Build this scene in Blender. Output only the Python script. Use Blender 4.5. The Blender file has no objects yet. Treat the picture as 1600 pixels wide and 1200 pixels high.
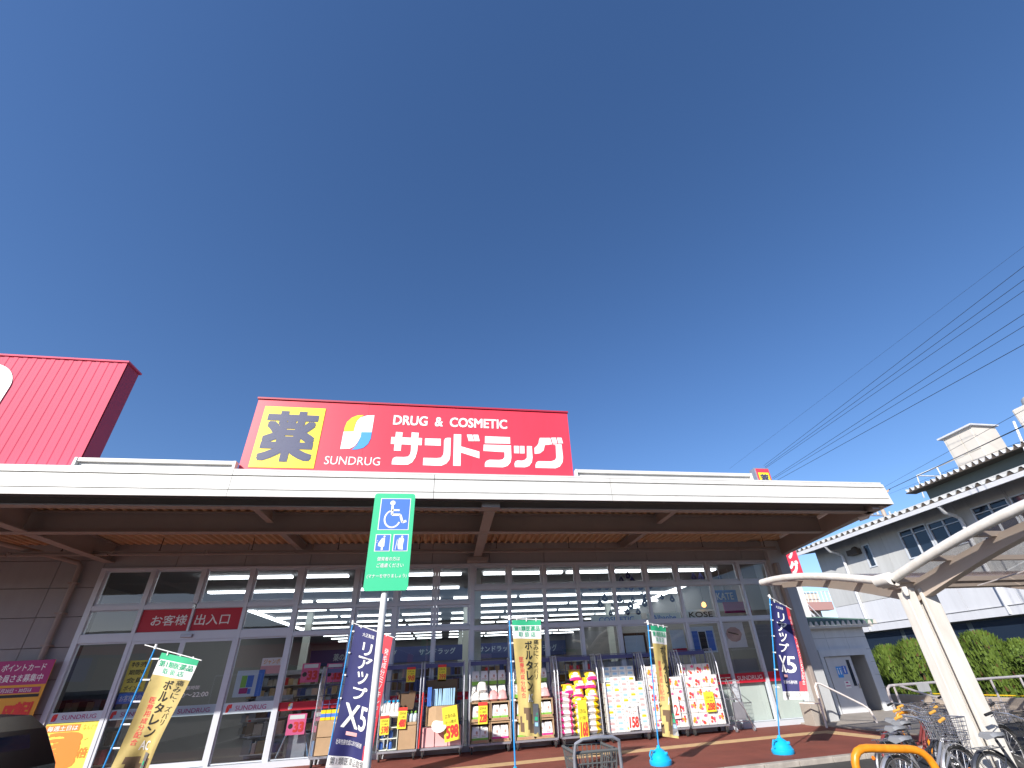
import bpy, bmesh, math, random
from mathutils import Vector, Matrix, geometry
random.seed(7)
S = bpy.context.scene
rad = math.radians
PI = math.pi

# ------------------------------------------------------------------ camera
cam = bpy.data.cameras.new('camera')
co = bpy.data.objects.new('camera', cam)
S.collection.objects.link(co)
S.camera = co
cam.lens = 698.7 / 1600 * 36
cam.sensor_width = 36
cam.shift_x = -30 / 1600
cam.shift_y = 60 / 1600
cam.clip_start = 0.05
cam.clip_end = 2000
_pt, _rl, _yw = rad(29.548), rad(-3.212), rad(11.229)
_f = Vector((math.sin(_yw) * math.cos(_pt), math.cos(_yw) * math.cos(_pt), math.sin(_pt)))
_r = Vector((math.cos(_yw), -math.sin(_yw), 0))
_u = _r.cross(_f)
R0 = math.cos(_rl) * _r + math.sin(_rl) * _u
R1 = math.cos(_rl) * _u - math.sin(_rl) * _r
co.matrix_world = Matrix(((R0.x, R1.x, -_f.x, 0), (R0.y, R1.y, -_f.y, 0), (R0.z, R1.z, -_f.z, 1.3), (0, 0, 0, 1)))

# ------------------------------------------------------------------ light
SUN = Vector((-0.90, -1.0, 0.735)).normalized()
w = bpy.data.worlds.new('World')
S.world = w
w.use_nodes = True
nt = w.node_tree
sky = nt.nodes.new('ShaderNodeTexSky')
sky.sky_type = 'NISHITA'
sky.sun_disc = False
sky.sun_elevation = math.asin(SUN.z)
sky.sun_rotation = math.atan2(SUN.x, SUN.y)
sky.altitude = 50
sky.air_density = 1.0
sky.dust_density = 0.5
sky.ozone_density = 3.0
bg = nt.nodes['Background']
bg.inputs[1].default_value = 0.125
hs = nt.nodes.new('ShaderNodeHueSaturation')
hs.inputs['Saturation'].default_value = 1.15
hs.inputs['Value'].default_value = 0.97
nt.links.new(sky.outputs[0], hs.inputs['Color'])
tn = nt.nodes.new('ShaderNodeVectorMath')
tn.operation = 'MULTIPLY'
tn.inputs[1].default_value = (0.98, 0.945, 1.05)
nt.links.new(hs.outputs[0], tn.inputs[0])
nt.links.new(tn.outputs[0], bg.inputs[0])
sl = bpy.data.lights.new('sun', 'SUN')
sl.energy = 5.0
sl.angle = rad(0.5)
sl.color = (1.0, 0.95, 0.87)
so = bpy.data.objects.new('sun', sl)
S.collection.objects.link(so)
so.rotation_euler = SUN.to_track_quat('Z', 'Y').to_euler()
so.location = (-20, -20, 20)
S.view_settings.view_transform = 'Standard'
S.view_settings.look = 'None'
S.view_settings.gamma = 1
S.view_settings.use_curve_mapping = False
S.view_settings.exposure = 0.45
S.render.engine = 'CYCLES'
S.cycles.use_denoising = True
S.cycles.max_bounces = 7
S.cycles.transparent_max_bounces = 16

# ------------------------------------------------------------------ materials
MATS = {}
def mat(name, col, rough=0.6, metal=0.0, var=0.0, vscale=3.0, bump=0.0, bscale=40.0, emit=0.0, alpha=1.0, spec=0.5, trans=0.0, stretch=None, both=None):
    if name in MATS: return MATS[name]
    m = bpy.data.materials.new(name); m.use_nodes = True
    n = m.node_tree.nodes; l = m.node_tree.links
    b = n['Principled BSDF']
    c = (*col, 1)
    b.inputs['Base Color'].default_value = c
    b.inputs['Roughness'].default_value = rough
    b.inputs['Metallic'].default_value = metal
    b.inputs['Specular IOR Level'].default_value = spec
    b.inputs['Alpha'].default_value = alpha
    if trans: b.inputs['Transmission Weight'].default_value = trans
    if emit:
        b.inputs['Emission Color'].default_value = c
        b.inputs['Emission Strength'].default_value = emit
    tc = n.new('ShaderNodeTexCoord'); mp = n.new('ShaderNodeMapping')
    l.new(tc.outputs['Object'], mp.inputs[0])
    if stretch: mp.inputs['Scale'].default_value = stretch
    if var:
        t = n.new('ShaderNodeTexNoise'); t.inputs['Scale'].default_value = vscale; t.inputs['Detail'].default_value = 6; t.inputs['Roughness'].default_value = 0.65
        l.new(mp.outputs[0], t.inputs[0])
        r = n.new('ShaderNodeValToRGB')
        c2 = both or tuple(x * (1 - var) for x in col)
        r.color_ramp.elements[0].position = 0.3; r.color_ramp.elements[0].color = (*c2, 1)
        r.color_ramp.elements[1].position = 0.7; r.color_ramp.elements[1].color = (*[min(1, x * (1 + var * 0.4)) for x in col], 1)
        l.new(t.outputs[0], r.inputs[0]); l.new(r.outputs[0], b.inputs['Base Color'])
    if bump:
        t2 = n.new('ShaderNodeTexNoise'); t2.inputs['Scale'].default_value = bscale; t2.inputs['Detail'].default_value = 5
        l.new(mp.outputs[0], t2.inputs[0])
        bm_ = n.new('ShaderNodeBump'); bm_.inputs['Strength'].default_value = bump; bm_.inputs['Distance'].default_value = 0.02
        l.new(t2.outputs[0], bm_.inputs['Height']); l.new(bm_.outputs[0], b.inputs['Normal'])
    MATS[name] = m
    return m

def glass_mat(name, tint, ior=1.5):
    m = bpy.data.materials.new(name); m.use_nodes = True
    n = m.node_tree.nodes; l = m.node_tree.links
    n.clear()
    o = n.new('ShaderNodeOutputMaterial'); mx = n.new('ShaderNodeMixShader'); t = n.new('ShaderNodeBsdfTransparent'); g = n.new('ShaderNodeBsdfGlossy')
    ge = n.new('ShaderNodeNewGeometry'); vd = n.new('ShaderNodeVectorMath'); vd.operation = 'DOT_PRODUCT'
    l.new(ge.outputs['Incoming'], vd.inputs[0]); l.new(ge.outputs['Normal'], vd.inputs[1])
    ab = n.new('ShaderNodeMath'); ab.operation = 'ABSOLUTE'; su_ = n.new('ShaderNodeMath'); su_.operation = 'SUBTRACT'; su_.inputs[0].default_value = 1.0; su_.use_clamp = True
    pw = n.new('ShaderNodeMath'); pw.operation = 'POWER'; pw.inputs[1].default_value = 5.0
    l.new(vd.outputs['Value'], ab.inputs[0]); l.new(ab.outputs[0], su_.inputs[1]); l.new(su_.outputs[0], pw.inputs[0])
    t.inputs[0].default_value = (*tint, 1); g.inputs['Roughness'].default_value = 0.0
    mu = n.new('ShaderNodeMath'); mu.operation = 'MULTIPLY_ADD'; mu.inputs[1].default_value = 0.92; mu.inputs[2].default_value = 0.085; mu.use_clamp = True
    tc = n.new('ShaderNodeTexCoord'); no = n.new('ShaderNodeTexNoise'); no.inputs['Scale'].default_value = 0.6
    bp = n.new('ShaderNodeBump'); bp.inputs['Strength'].default_value = 0.05; bp.inputs['Distance'].default_value = 0.05
    l.new(tc.outputs['Object'], no.inputs[0]); l.new(no.outputs[0], bp.inputs['Height']); l.new(bp.outputs[0], g.inputs['Normal'])
    l.new(pw.outputs[0], mu.inputs[0]); l.new(mu.outputs[0], mx.inputs[0]); l.new(t.outputs[0], mx.inputs[1]); l.new(g.outputs[0], mx.inputs[2]); l.new(mx.outputs[0], o.inputs[0])
    MATS[name] = m
    return m

M = dict(
    asphalt=mat('asphalt', (.075, .072, .07), .9, var=.35, vscale=1.2, bump=.6, bscale=160),
    redpave=mat('red_paving', (.235, .062, .042), .8, var=.28, vscale=1.5, bump=.4, bscale=220),
    beige=mat('beige_strip', (.62, .42, .22), .8, var=.2, vscale=6, bump=.3, bscale=200),
    kerb=mat('kerb_stone', (.42, .38, .34), .85, var=.3, vscale=5, bump=.4, bscale=90),
    pave=mat('grey_paving', (.38, .34, .30), .85, var=.2, vscale=2, bump=.3, bscale=90),
    white=mat('white_paint', (.78, .77, .74), .5, var=.12, vscale=4, stretch=(2, 2, .4)),
    fascia=mat('fascia_white', (.70, .69, .655), .5, var=.11, vscale=1.4, stretch=(3, 3, .25)),
    panel=mat('wall_panel', (.34, .335, .34), .8, var=.10, vscale=2, stretch=(1.5, 1.5, .4), bump=.3, bscale=120),
    steel=mat('painted_steel', (.34, .285, .255), .55, var=.10, vscale=2),
    deck=mat('deck_underside', (.70, .47, .28), .5, var=.15, vscale=3),
    alu=mat('aluminium', (.60, .64, .70), .38, metal=.12, var=.05, vscale=2),
    aludk=mat('aluminium_dark', (.20, .20, .21), .4, metal=.3),
    chrome=mat('bright_metal', (.62, .62, .64), .25, metal=.9, var=.1, vscale=8),
    galv=mat('galvanised', (.42, .43, .48), .4, metal=.55, var=.15, vscale=6),
    cageshade=mat('cage_shade_blue', (.10, .11, .26), .5),  # silver back grid of the cages, its bluish shade put into the colour
    signred=mat('sign_red', (.82, .05, .085), .38, var=.10, vscale=1.1, stretch=(2, 2, .35)),
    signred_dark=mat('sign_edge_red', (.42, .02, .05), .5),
    pink=mat('faded_red_cladding', (.68, .085, .15), .62, spec=.22, var=.12, vscale=1.2, stretch=(1, 1, .2)),
    yellow=mat('sign_yellow', (.95, .72, .03), .35),
    navy=mat('ink_navy', (.045, .055, .13), .5),
    printwhite=mat('print_white', (.85, .85, .83), .45),
    printblue=mat('print_blue', (.06, .33, .80), .4),
    signblue=mat('sign_blue', (.07, .19, .62), .4),
    signgreen=mat('sign_green', (.05, .56, .27), .4),
    flaggreen=mat('flag_green', (.03, .42, .20), .7),
    flagnavy=mat('flag_navy', (.020, .022, .125), .7, var=.2, vscale=3),
    flagred=mat('flag_red', (.75, .05, .07), .7),
    flaggold=mat('flag_gold', (.56, .43, .15), .65, var=.25, vscale=2.5),
    flagwhite=mat('flag_white', (.78, .77, .75), .7),
    black=mat('black_plastic', (.02, .02, .022), .5),
    ink=mat('ink_black', (.015, .015, .015), .6),
    rubber=mat('rubber', (.03, .03, .03), .8),
    carpaint=mat('car_paint_black', (.004, .004, .006), .2, spec=.25),
    bluepole=mat('blue_pole', (.03, .30, .70), .35),
    cyan=mat('cyan_plastic', (.01, .42, .80), .3, var=.06),
    orange=mat('orange_paint', (.80, .30, .015), .35, var=.12, vscale=14, both=(.62, .2, .01)),
    cardboard=mat('cardboard', (.46, .31, .18), .85, var=.12, vscale=5, bump=.2, bscale=60),
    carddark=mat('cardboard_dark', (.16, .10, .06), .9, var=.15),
    tag_y=mat('tag_yellow', (.88, .74, .05), .6),
    tag_r=mat('tag_red', (.80, .05, .04), .6),
    tag_p=mat('tag_pink', (.85, .14, .32), .6),
    lime=mat('pack_lime', (.25, .55, .08), .5),
    magenta=mat('pack_magenta', (.80, .05, .30), .35),
    packy=mat('pack_yellow', (.88, .62, .02), .35),
    packpk=mat('pack_pale_pink', (.80, .42, .42), .5),
    packbl=mat('pack_pale_blue', (.35, .58, .80), .5),
    packcy=mat('sheet_blue', (.12, .36, .70), .5),
    skin=mat('poster_skin', (.62, .40, .34), .5, var=.2, vscale=4),
    rbwall=mat('building_grey_white', (.50, .505, .50), .65, var=.14, vscale=1.6, stretch=(2, 2, .22)),
    rbwhite=mat('building_white', (.60, .61, .64), .55, var=.10, vscale=1.6, stretch=(2, 2, .25)),
    annex=mat('annex_wall', (.62, .64, .66), .7, var=.10, vscale=2, stretch=(2, 2, .3)),
    endwall=mat('end_wall', (.46, .47, .48), .75, var=.10, vscale=2, stretch=(2, 2, .3)),
    soffit=mat('soffit_brown', (.075, .06, .05), .8),
    darkglass=mat('dark_glass', (.015, .025, .045), .06, spec=.8),
    greensteel=mat('grey_green_wall', (.13, .155, .15), .7, var=.08),
    roofgreen=mat('roof_green', (.13, .22, .17), .6, var=.15),
    concrete=mat('concrete', (.45, .38, .32), .9, var=.2, vscale=2, bump=.3, bscale=60),
    hvac=mat('hvac_beige', (.62, .58, .52), .5, var=.08, vscale=1),
    poly=mat('polycarbonate_brown', (.20, .12, .10), .3, alpha=.36),
    polyfr=mat('shelter_beige', (.52, .43, .36), .5, var=.06),
    steelwh=mat('shelter_white', (.72, .70, .66), .4, var=.13, vscale=9, stretch=(1, 1, .18), both=(.60, .56, .50)),
    rail=mat('rail_white', (.84, .80, .80), .4, var=.08, vscale=30, both=(.72, .62, .58)),
    wire=mat('wire_black', (.02, .025, .04), .6),
    leaf=mat('foliage', (.105, .155, .018), .7, var=.5, vscale=9, both=(.05, .095, .008)),
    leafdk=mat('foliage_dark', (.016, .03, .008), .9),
    leafbr=mat('foliage_brown', (.10, .05, .02), .9),
    bark=mat('bark', (.10, .07, .045), .95),
    yellowrail=mat('yellow_fence_paint', (.80, .52, .02), .5),
    tube=mat('lit_tube', (.95, .98, 1.0), .4, emit=3.6),
    lampwarm=mat('lit_lamp_warm', (1.0, .45, .12), .4, emit=3.0),
    ceil=mat('ceiling_panel', (.26, .26, .27), .8, var=.05),
    intwall=mat('interior_wall', (.26, .255, .25), .8),
    intfloor=mat('interior_floor', (.15, .15, .15), .35),
    intblue=mat('interior_blue_band', (.05, .07, .22), .5),
    redstrip=mat('glass_red_strip', (.50, .01, .03), .5),
    paleblue=mat('glass_pale_strip', (.60, .71, .77), .5),
    blind=mat('blind_white', (.72, .76, .68), .7, var=.05),
    postermag=mat('poster_magenta', (.42, .015, .17), .5),
    posteror=mat('poster_orange', (.80, .38, .02), .5),
    posteryl=mat('poster_yellow', (.90, .76, .10), .5),
    orange2=mat('poster_deep_orange', (.88, .24, .03), .5),
    greyplastic=mat('grey_plastic', (.10, .105, .105), .5),
    bikesilver=mat('bike_silver', (.50, .50, .52), .3, metal=.7),
    bikedark=mat('bike_dark', (.05, .055, .07), .35, metal=.3),
    bikered=mat('bike_maroon', (.22, .05, .05), .35, metal=.2),
    saddle=mat('saddle_grey', (.24, .25, .27), .55),
    grip=mat('grip_tan', (.72, .36, .06), .6),
    reflector=mat('reflector_amber', (.8, .2, .02), .3),
    brownband=mat('far_balcony_rose', (.42, .24, .22), .8),
    farwall=mat('far_building_wall', (.60, .54, .46), .8, var=.1),
)
glass_mat('window_glass', (.80, .84, .86))
glass_mat('basket_mesh', (.35, .35, .35))
M['glass'] = MATS['window_glass']

# ------------------------------------------------------------------ mesh tools
WL = {}
class MB:
    def __init__(s): s.v = []; s.f = []; s.m = []; s.cur = 0; s.sm = []
    def add(s, vs, fs, mi=None, smooth=False):
        b = len(s.v); s.v += [tuple(p) for p in vs]
        for f in fs: s.f.append([b + i for i in f]); s.m.append(s.cur if mi is None else mi); s.sm.append(smooth)
        return s
    def box(s, x0, x1, y0, y1, z0, z1, mi=None):
        return s.add([(x0, y0, z0), (x1, y0, z0), (x1, y1, z0), (x0, y1, z0), (x0, y0, z1), (x1, y0, z1), (x1, y1, z1), (x0, y1, z1)],
                     [(0, 3, 2, 1), (4, 5, 6, 7), (0, 1, 5, 4), (1, 2, 6, 5), (2, 3, 7, 6), (3, 0, 4, 7)], mi)
    def bar(s, a, b, wd, dp, up=(0, 0, 1), mi=None):
        a = Vector(a); b = Vector(b); d = (b - a).normalized(); u = Vector(up)
        if abs(d.dot(u)) > .98: u = Vector((1, 0, 0))
        x = d.cross(u).normalized() * wd / 2; y = x.normalized().cross(d) * dp / 2
        vs = [a - x - y, a + x - y, a + x + y, a - x + y, b - x - y, b + x - y, b + x + y, b - x + y]
        return s.add(vs, [(0, 3, 2, 1), (4, 5, 6, 7), (0, 1, 5, 4), (1, 2, 6, 5), (2, 3, 7, 6), (3, 0, 4, 7)], mi)
    def tube(s, pts, r, n=8, mi=None, cap=True, rs=None):
        pts = [Vector(p) for p in pts]; vs = []; fs = []
        prev = None
        for i, p in enumerate(pts):
            d = (pts[min(i + 1, len(pts) - 1)] - pts[max(i - 1, 0)]).normalized()
            if prev is None:
                x = d.cross(Vector((0, 0, 1)))
                if x.length < .1: x = d.cross(Vector((1, 0, 0)))
                x.normalize()
            else:
                x = (prev - d * prev.dot(d)).normalized()
            prev = x; y = d.cross(x); rr = rs[i] if rs else r
            for k in range(n):
                a = 2 * PI * k / n; vs.append(p + (x * math.cos(a) + y * math.sin(a)) * rr)
        for i in range(len(pts) - 1):
            for k in range(n): fs.append((i * n + k, i * n + (k + 1) % n, (i + 1) * n + (k + 1) % n, (i + 1) * n + k))
        if cap: fs.append(tuple(range(n))[::-1]); fs.append(tuple((len(pts) - 1) * n + k for k in range(n)))
        return s.add(vs, fs, mi, True)
    def lathe(s, prof, c, n=14, mi=None, axis='z', smooth=True):
        vs = []; fs = []
        for r, h in prof:
            for k in range(n):
                a = 2 * PI * k / n; p = (r * math.cos(a), r * math.sin(a), h)
                if axis == 'x': p = (h, p[0], p[1])
                if axis == 'y': p = (p[0], h, p[1])
                vs.append((p[0] + c[0], p[1] + c[1], p[2] + c[2]))
        for i in range(len(prof) - 1):
            for k in range(n): fs.append((i * n + k, i * n + (k + 1) % n, (i + 1) * n + (k + 1) % n, (i + 1) * n + k))
        fs.append(tuple(range(n))[::-1]); fs.append(tuple((len(prof) - 1) * n + k for k in range(n)))
        return s.add(vs, fs, mi, smooth)
    def poly(s, pts3, mi=None):
        """flat concave polygon, triangulated"""
        t = geometry.tessellate_polygon([[Vector(p) for p in pts3]])
        return s.add(pts3, [tuple(x) for x in t], mi)
    def prism(s, pts, axis, a, b, mi=None):
        """extrude a 2-D outline along an axis between a and b"""
        n = len(pts)
        def P(p, h):
            return (h, p[0], p[1]) if axis == 'x' else (p[0], h, p[1]) if axis == 'y' else (p[0], p[1], h)
        vs = [P(p, a) for p in pts] + [P(p, b) for p in pts]
        fs = [(i, (i + 1) % n, n + (i + 1) % n, n + i) for i in range(n)]
        t = geometry.tessellate_polygon([[Vector((p[0], p[1], 0)) for p in pts]])
        fs += [tuple(x) for x in t] + [tuple(n + i for i in x[::-1]) for x in t]
        return s.add(vs, fs, mi)
    def build(s, name, mats, parent=None, loc=None, rz=0, smooth=None, bevel=0):
        me = bpy.data.meshes.new(name)
        off = WL.get(parent.name, Vector()) if parent else Vector()
        me.from_pydata([(p[0] - off.x, p[1] - off.y, p[2] - off.z) for p in s.v], [], s.f)
        ms = mats if isinstance(mats, (list, tuple)) else [mats]
        for m in ms: me.materials.append(M[m] if isinstance(m, str) else m)
        me.polygons.foreach_set('material_index', s.m)
        me.polygons.foreach_set('use_smooth', s.sm)
        me.update()
        if name not in ('lettering', 'pane', 'window_glass'):
            bm = bmesh.new(); bm.from_mesh(me); bmesh.ops.recalc_face_normals(bm, faces=bm.faces); bm.to_mesh(me); bm.free()
        if any(s.sm):
            try: me.set_sharp_from_angle(angle=rad(40))
            except Exception: pass
        o = bpy.data.objects.new(name, me); S.collection.objects.link(o)
        if parent: o.parent = parent
        WL[o.name] = Vector(off)
        if bevel:
            b = o.modifiers.new('bevel', 'BEVEL'); b.width = bevel; b.segments = 2; b.limit_method = 'ANGLE'
        return o

def tag(o, label, cat, group=None):
    o['label'] = label; o['category'] = cat
    if group: o['group'] = group
    return o
def thing(name, label, cat, loc, group=None):
    o = bpy.data.objects.new(name, None); S.collection.objects.link(o)
    o.location = loc; o.empty_display_size = .1; WL[o.name] = Vector(loc)
    return tag(o, label, cat, group)
def local(name, label, cat, group=None):
    return thing(name, label, cat, (0, 0, 0), group)
def struct(o): o['kind'] = 'structure'; return o
def kids(o): return [c for c in S.collection.objects if c.parent == o]
def dup(root, loc, rz=0, label=None, sc=None, group=None):
    r = root.copy(); S.collection.objects.link(r); r.location = loc; r.rotation_euler = (0, 0, rz)
    if sc: r.scale = (sc, sc, sc)
    if label: r['label'] = label
    if group: r['group'] = group
    for ch in kids(root):
        c = ch.copy(); S.collection.objects.link(c); c.parent = r
        for g in kids(ch):
            d = g.copy(); S.collection.objects.link(d); d.parent = c
    return r

# ------------------------------------------------------------------ writing
TC = {}
def tmesh(s, bold):
    k = (s, round(bold, 4))
    if k in TC: return TC[k]
    cu = bpy.data.curves.new('txt', 'FONT'); cu.body = s; cu.resolution_u = 3
    o = bpy.data.objects.new('txt', cu); S.collection.objects.link(o)
    dg = bpy.context.evaluated_depsgraph_get(); dg.update()
    me = o.evaluated_get(dg).to_mesh()
    vs = [v.co.copy() for v in me.vertices]; fs = [tuple(p.vertices) for p in me.polygons]
    o.evaluated_get(dg).to_mesh_clear()
    bpy.data.objects.remove(o); bpy.data.curves.remove(cu)
    if not vs: vs = [Vector((0, 0, 0))]; fs = []
    x0 = min(v.x for v in vs); x1 = max(v.x for v in vs); y0 = min(v.y for v in vs); y1 = max(v.y for v in vs)
    TC[k] = ([((v.x - x0) / max(x1 - x0, 1e-6), (v.y - y0) / max(y1 - y0, 1e-6)) for v in vs], fs, (x1 - x0) / max(y1 - y0, 1e-6))
    return TC[k]
def put(mb, s, fn, u0, v0, u1, v1, bold=.02, mi=None, slant=0):
    """write s into the box (u0,v0)-(u1,v1); fn maps (u,v) to a 3-D point"""
    vs, fs, asp = tmesh(s, 0)
    hh = v1 - v0; q = bold * 1.15 if hh > .12 else bold * .6
    k = 8 if q > .018 else 4 if q > .006 else 0
    O = Vector(fn((u0 + u1) / 2, (v0 + v1) / 2)); e = 1e-3
    nrm = (Vector(fn((u0 + u1) / 2 + e, (v0 + v1) / 2)) - O).cross(Vector(fn((u0 + u1) / 2, (v0 + v1) / 2 + e)) - O)
    Mu = (Vector(fn((u0 + u1) / 2 + e, (v0 + v1) / 2)) - O).length / e; Mv = (Vector(fn((u0 + u1) / 2, (v0 + v1) / 2 + e)) - O).length / e
    em = min(hh * Mv, (u1 - u0) * Mu); du = q * em / Mu; dv = q * em / Mv
    nrm = nrm.normalized() if nrm.length > 0 else Vector((0, -1, 0))
    offs = [(0, 0)] + [(1, 1), (-1, -1), (1, -1), (-1, 1), (0, 1), (1, 0), (0, -1), (-1, 0)][:k]
    su = (u1 - u0) - 2 * du; sv = hh - 2 * dv
    for i, (ox, oy) in enumerate(offs):
        sh = nrm * (.0003 * i)
        mb.add([tuple(Vector(fn(u0 + du + (a + slant * b) * su + ox * du, v0 + dv + b * sv + oy * dv)) + sh) for a, b in vs], fs, mi)
def putv(mb, s, fn, u0, v0, u1, v1, bold=.02, mi=None, gap=.12):
    n = len(s); h = (v1 - v0) / n
    for i, c in enumerate(s):
        vb = v1 - (i + 1) * h
        sx = 0.0
        if c in 'ッ': sx = .12
        if c in '、': put(mb, c, fn, u0 + (u1 - u0) * .55, vb + h * .6, u0 + (u1 - u0) * .85, vb + h * .9, bold, mi); continue
        if c in '1リノ': sx = .16
        put(mb, c, fn, u0 + (u1 - u0) * sx, vb + h * gap / 2, u1 - (u1 - u0) * sx, vb + h * (1 - gap / 2), bold, mi)
def xz(y): return lambda u, v: (u, y, v)
def quad(mb, fn, u0, v0, u1, v1, mi=None, n=1):
    for i in range(n):
        a = v0 + (v1 - v0) * i / n; b = v0 + (v1 - v0) * (i + 1) / n
        mb.add([fn(u0, a), fn(u1, a), fn(u1, b), fn(u0, b)], [(0, 1, 2, 3)], mi)

G = 11.65      # glass plane
# ================================================================== GROUND
g = MB(); g.add([(-400, -300, -.06), (500, -300, -.06), (500, 700, -.06), (-400, 700, -.06)], [(0, 1, 2, 3)])
struct(g.build('ground', 'asphalt'))
g = MB()
def fy(x): return 7.46 + .042 * x
g.prism([(-16, fy(-16)), (8.82, fy(8.82)), (8.62, 9.2), (8.54, 10.25), (8.40, 11.55), (-16, 11.55)], 'z', -.06, 0)
walk = struct(g.build('pavement', 'redpave'))
g = MB(); g.prism([(-16, 9.44 - 1.2), (7.35, 9.88), (7.7, 9.9), (7.9, 8.25), (8.2, 8.25), (8.02, 10.2), (7.3, 10.2), (-16, 9.74 - 1.2)], 'z', 0, .004)
g.build('tactile_strip', 'beige', walk)
x = -13.9
first = None
while x < 8.8:
    if first is None:
        g = MB(); L = .6
        g.add([(0, -.14, -.06), (L - .012, -.14 + .042 * L, -.06), (L - .012, -.005 + .042 * L, -.06), (0, -.005, -.06), (0, -.14, .006), (L - .012, -.14 + .042 * L, .006), (L - .012, -.005 + .042 * L, .006), (0, -.005, .006)],
              [(4, 5, 6, 7), (0, 1, 5, 4), (1, 2, 6, 5), (2, 3, 7, 6), (3, 0, 4, 7)])
        first = g.build('kerb_stone', 'kerb', walk, bevel=.008); k = first
    else:
        k = first.copy(); S.collection.objects.link(k)
    k.location = (x, fy(x), 0); x += .6
g = MB(); g.prism([(8.40, 11.55), (8.54, 10.25), (8.62, 9.2), (8.82, 7.84), (8.98, 7.84), (9.05, 9.25), (12.4, 9.6), (12.4, 16), (8.4, 16)], 'z', -.06, .012)
pv2 = struct(g.build('paved_area', 'pave'))
g = MB(); g.prism([(8.40, 11.55), (8.54, 10.25), (8.62, 9.2), (8.82, 7.84), (8.95, 7.84), (8.75, 9.2), (8.68, 10.25), (8.54, 11.55)], 'z', .0125, .03)
g.build('kerb_edge', 'kerb', pv2)
# road lines
g = MB()
g.prism([(12.62, 13.2), (12.34, 11.77), (12.45, 8), (12.58, 8), (12.47, 11.77), (12.75, 13.2)], 'z', -.06, -.054)
struct(g.build('road_line', 'white'))
g = MB()
for i in range(4):
    g.box(-7 + i * 2.5, -6.9 + i * 2.5, 1.2, 5.8, -.06, -.055)
struct(g.build('parking_lines', 'white'))

# ================================================================== STORE
st = thing('store_building', 'long single storey drugstore with glazed front, white canopy fascia and red roof sign', 'store', (0, 11.65, 0))
VX = [-7.46, -6.46, -5.44, -4.42, -3.37, -2.10, -1.17, -.27, .60, 1.51, 2.40, 3.28, 4.235, 5.155, 6.04, 6.985, 7.89, 8.83]
# wall panels left of the glazing
ph = .577
rows = [z for z in (0, .545, 1.122, 1.70, 2.275, 2.85, 3.43, 4.00, 4.36)]
xs = [-7.50, -8.36, -10.6, -12.84, -15.1, -17.3]
for j in range(len(xs) - 1):
    for i in range(len(rows) - 1):
        g = MB(); g.box(xs[j + 1] + .006, xs[j] - .006, 11.6, 11.72, rows[i] + .006, rows[i + 1] - .006)
        g.build('wall_panel', 'panel', st)
g = MB(); g.box(-17.3, -7.5, 11.73, 11.95, 0, 4.36); g.build('wall_core', 'soffit', st)
# lintel panels over the glazing
x = -7.50
while x < 8.7:
    x2 = min(x + 1.42, 8.83); g = MB(); g.box(x + .005, x2 - .005, 11.6, 11.75, 3.83, 4.36); g.build('lintel_panel', 'panel', st); x = x2
g = MB(); g.box(-7.5, 8.83, 11.76, 12, 3.83, 4.36); g.build('wall_core', 'soffit', st)
# end wall / column at the right
g = MB(); g.box(8.83, 9.4, 11.45, 12.2, 0, 4.34); g.build('end_column', 'endwall', st)
g = MB(); g.box(8.88, 9.0, 11.30, 11.44, 0, 3.7); g.build('downpipe', 'steel', st, bevel=.02)
g = MB(); g.box(9.15, 9.4, 12.2, 37, 0, 4.1); g.build('side_wall', 'endwall', st)
g = MB(); g.box(-17.3, 9.4, 37, 37.3, 0, 4.6); g.build('rear_wall', 'panel', st)
# roof and parapet
g = MB(); g.box(-17.3, 9.2, 9.2, 37.3, 4.48, 4.62); g.build('roof', 'ceil', st)
for a, b in ((-5.93, -3.585), (2.31, 6.04)):
    for z0, z1, y in ((4.46, 4.50, 7.62), (4.508, 4.556, 7.59), (4.566, 4.618, 7.63), (4.63, 4.69, 7.58)):
        g = MB(); g.box(a + .045, b - .045, y, 7.68, z0, z1); g.build('parapet_slat', 'fascia', st)
    for X in (a, b - .04):
        g = MB(); g.box(X, X + .04, 7.57, 7.68, 4.46, 4.69); g.build('parapet_post', 'fascia', st)
# canopy: fascia panels with grooves
fx = [-16.4, -13.15, -9.93, -6.71, -3.52, -.30, 2.92, 6.12, 8.95]
for i in range(len(fx) - 1):
    e = .14 if i == len(fx) - 2 else 0
    for z0, z1, y in ((4.02, 4.126, 7.44), (4.144, 4.366, 7.447), (4.384, 4.455, 7.44)):
        a, b = fx[i] + .004, fx[i + 1] - .004
        g = MB(); g.add([(a, y, z0), (b, y, z0), (b - e * (z1 - 4.02) / .43 * .35, y, z1), (a, y, z1), (a, y + .03, z0), (b, y + .03, z0), (b - e * (z1 - 4.02) / .43 * .35, y + .03, z1), (a, y + .03, z1)],
                        [(0, 1, 2, 3), (4, 7, 6, 5), (0, 4, 5, 1), (1, 5, 6, 2), (2, 6, 7, 3), (3, 7, 4, 0)])
        g.build('fascia_panel', 'fascia', st)
g = MB(); g.box(-16.4, 8.93, 7.48, 7.51, 4.0, 4.44); g.build('fascia_backing', 'soffit', st)
g = MB(); g.box(-16.4, 8.9, 7.44, 9.4, 4.46, 4.49); g.build('canopy_top', 'fascia', st)
# side fascia (the canopy end is skewed)
g = MB(); g.add([(8.95, 7.45, 4.02), (9.0, 7.45, 4.02), (9.62, 11.8, 4.02), (9.57, 11.8, 4.02), (8.90, 7.45, 4.45), (8.95, 7.45, 4.45), (9.57, 11.8, 4.45), (9.52, 11.8, 4.45)],
                [(0, 3, 2, 1), (4, 5, 6, 7), (0, 1, 5, 4), (1, 2, 6, 5), (2, 3, 7, 6), (3, 0, 4, 7)])
g.build('side_fascia', 'fascia', st)
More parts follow.
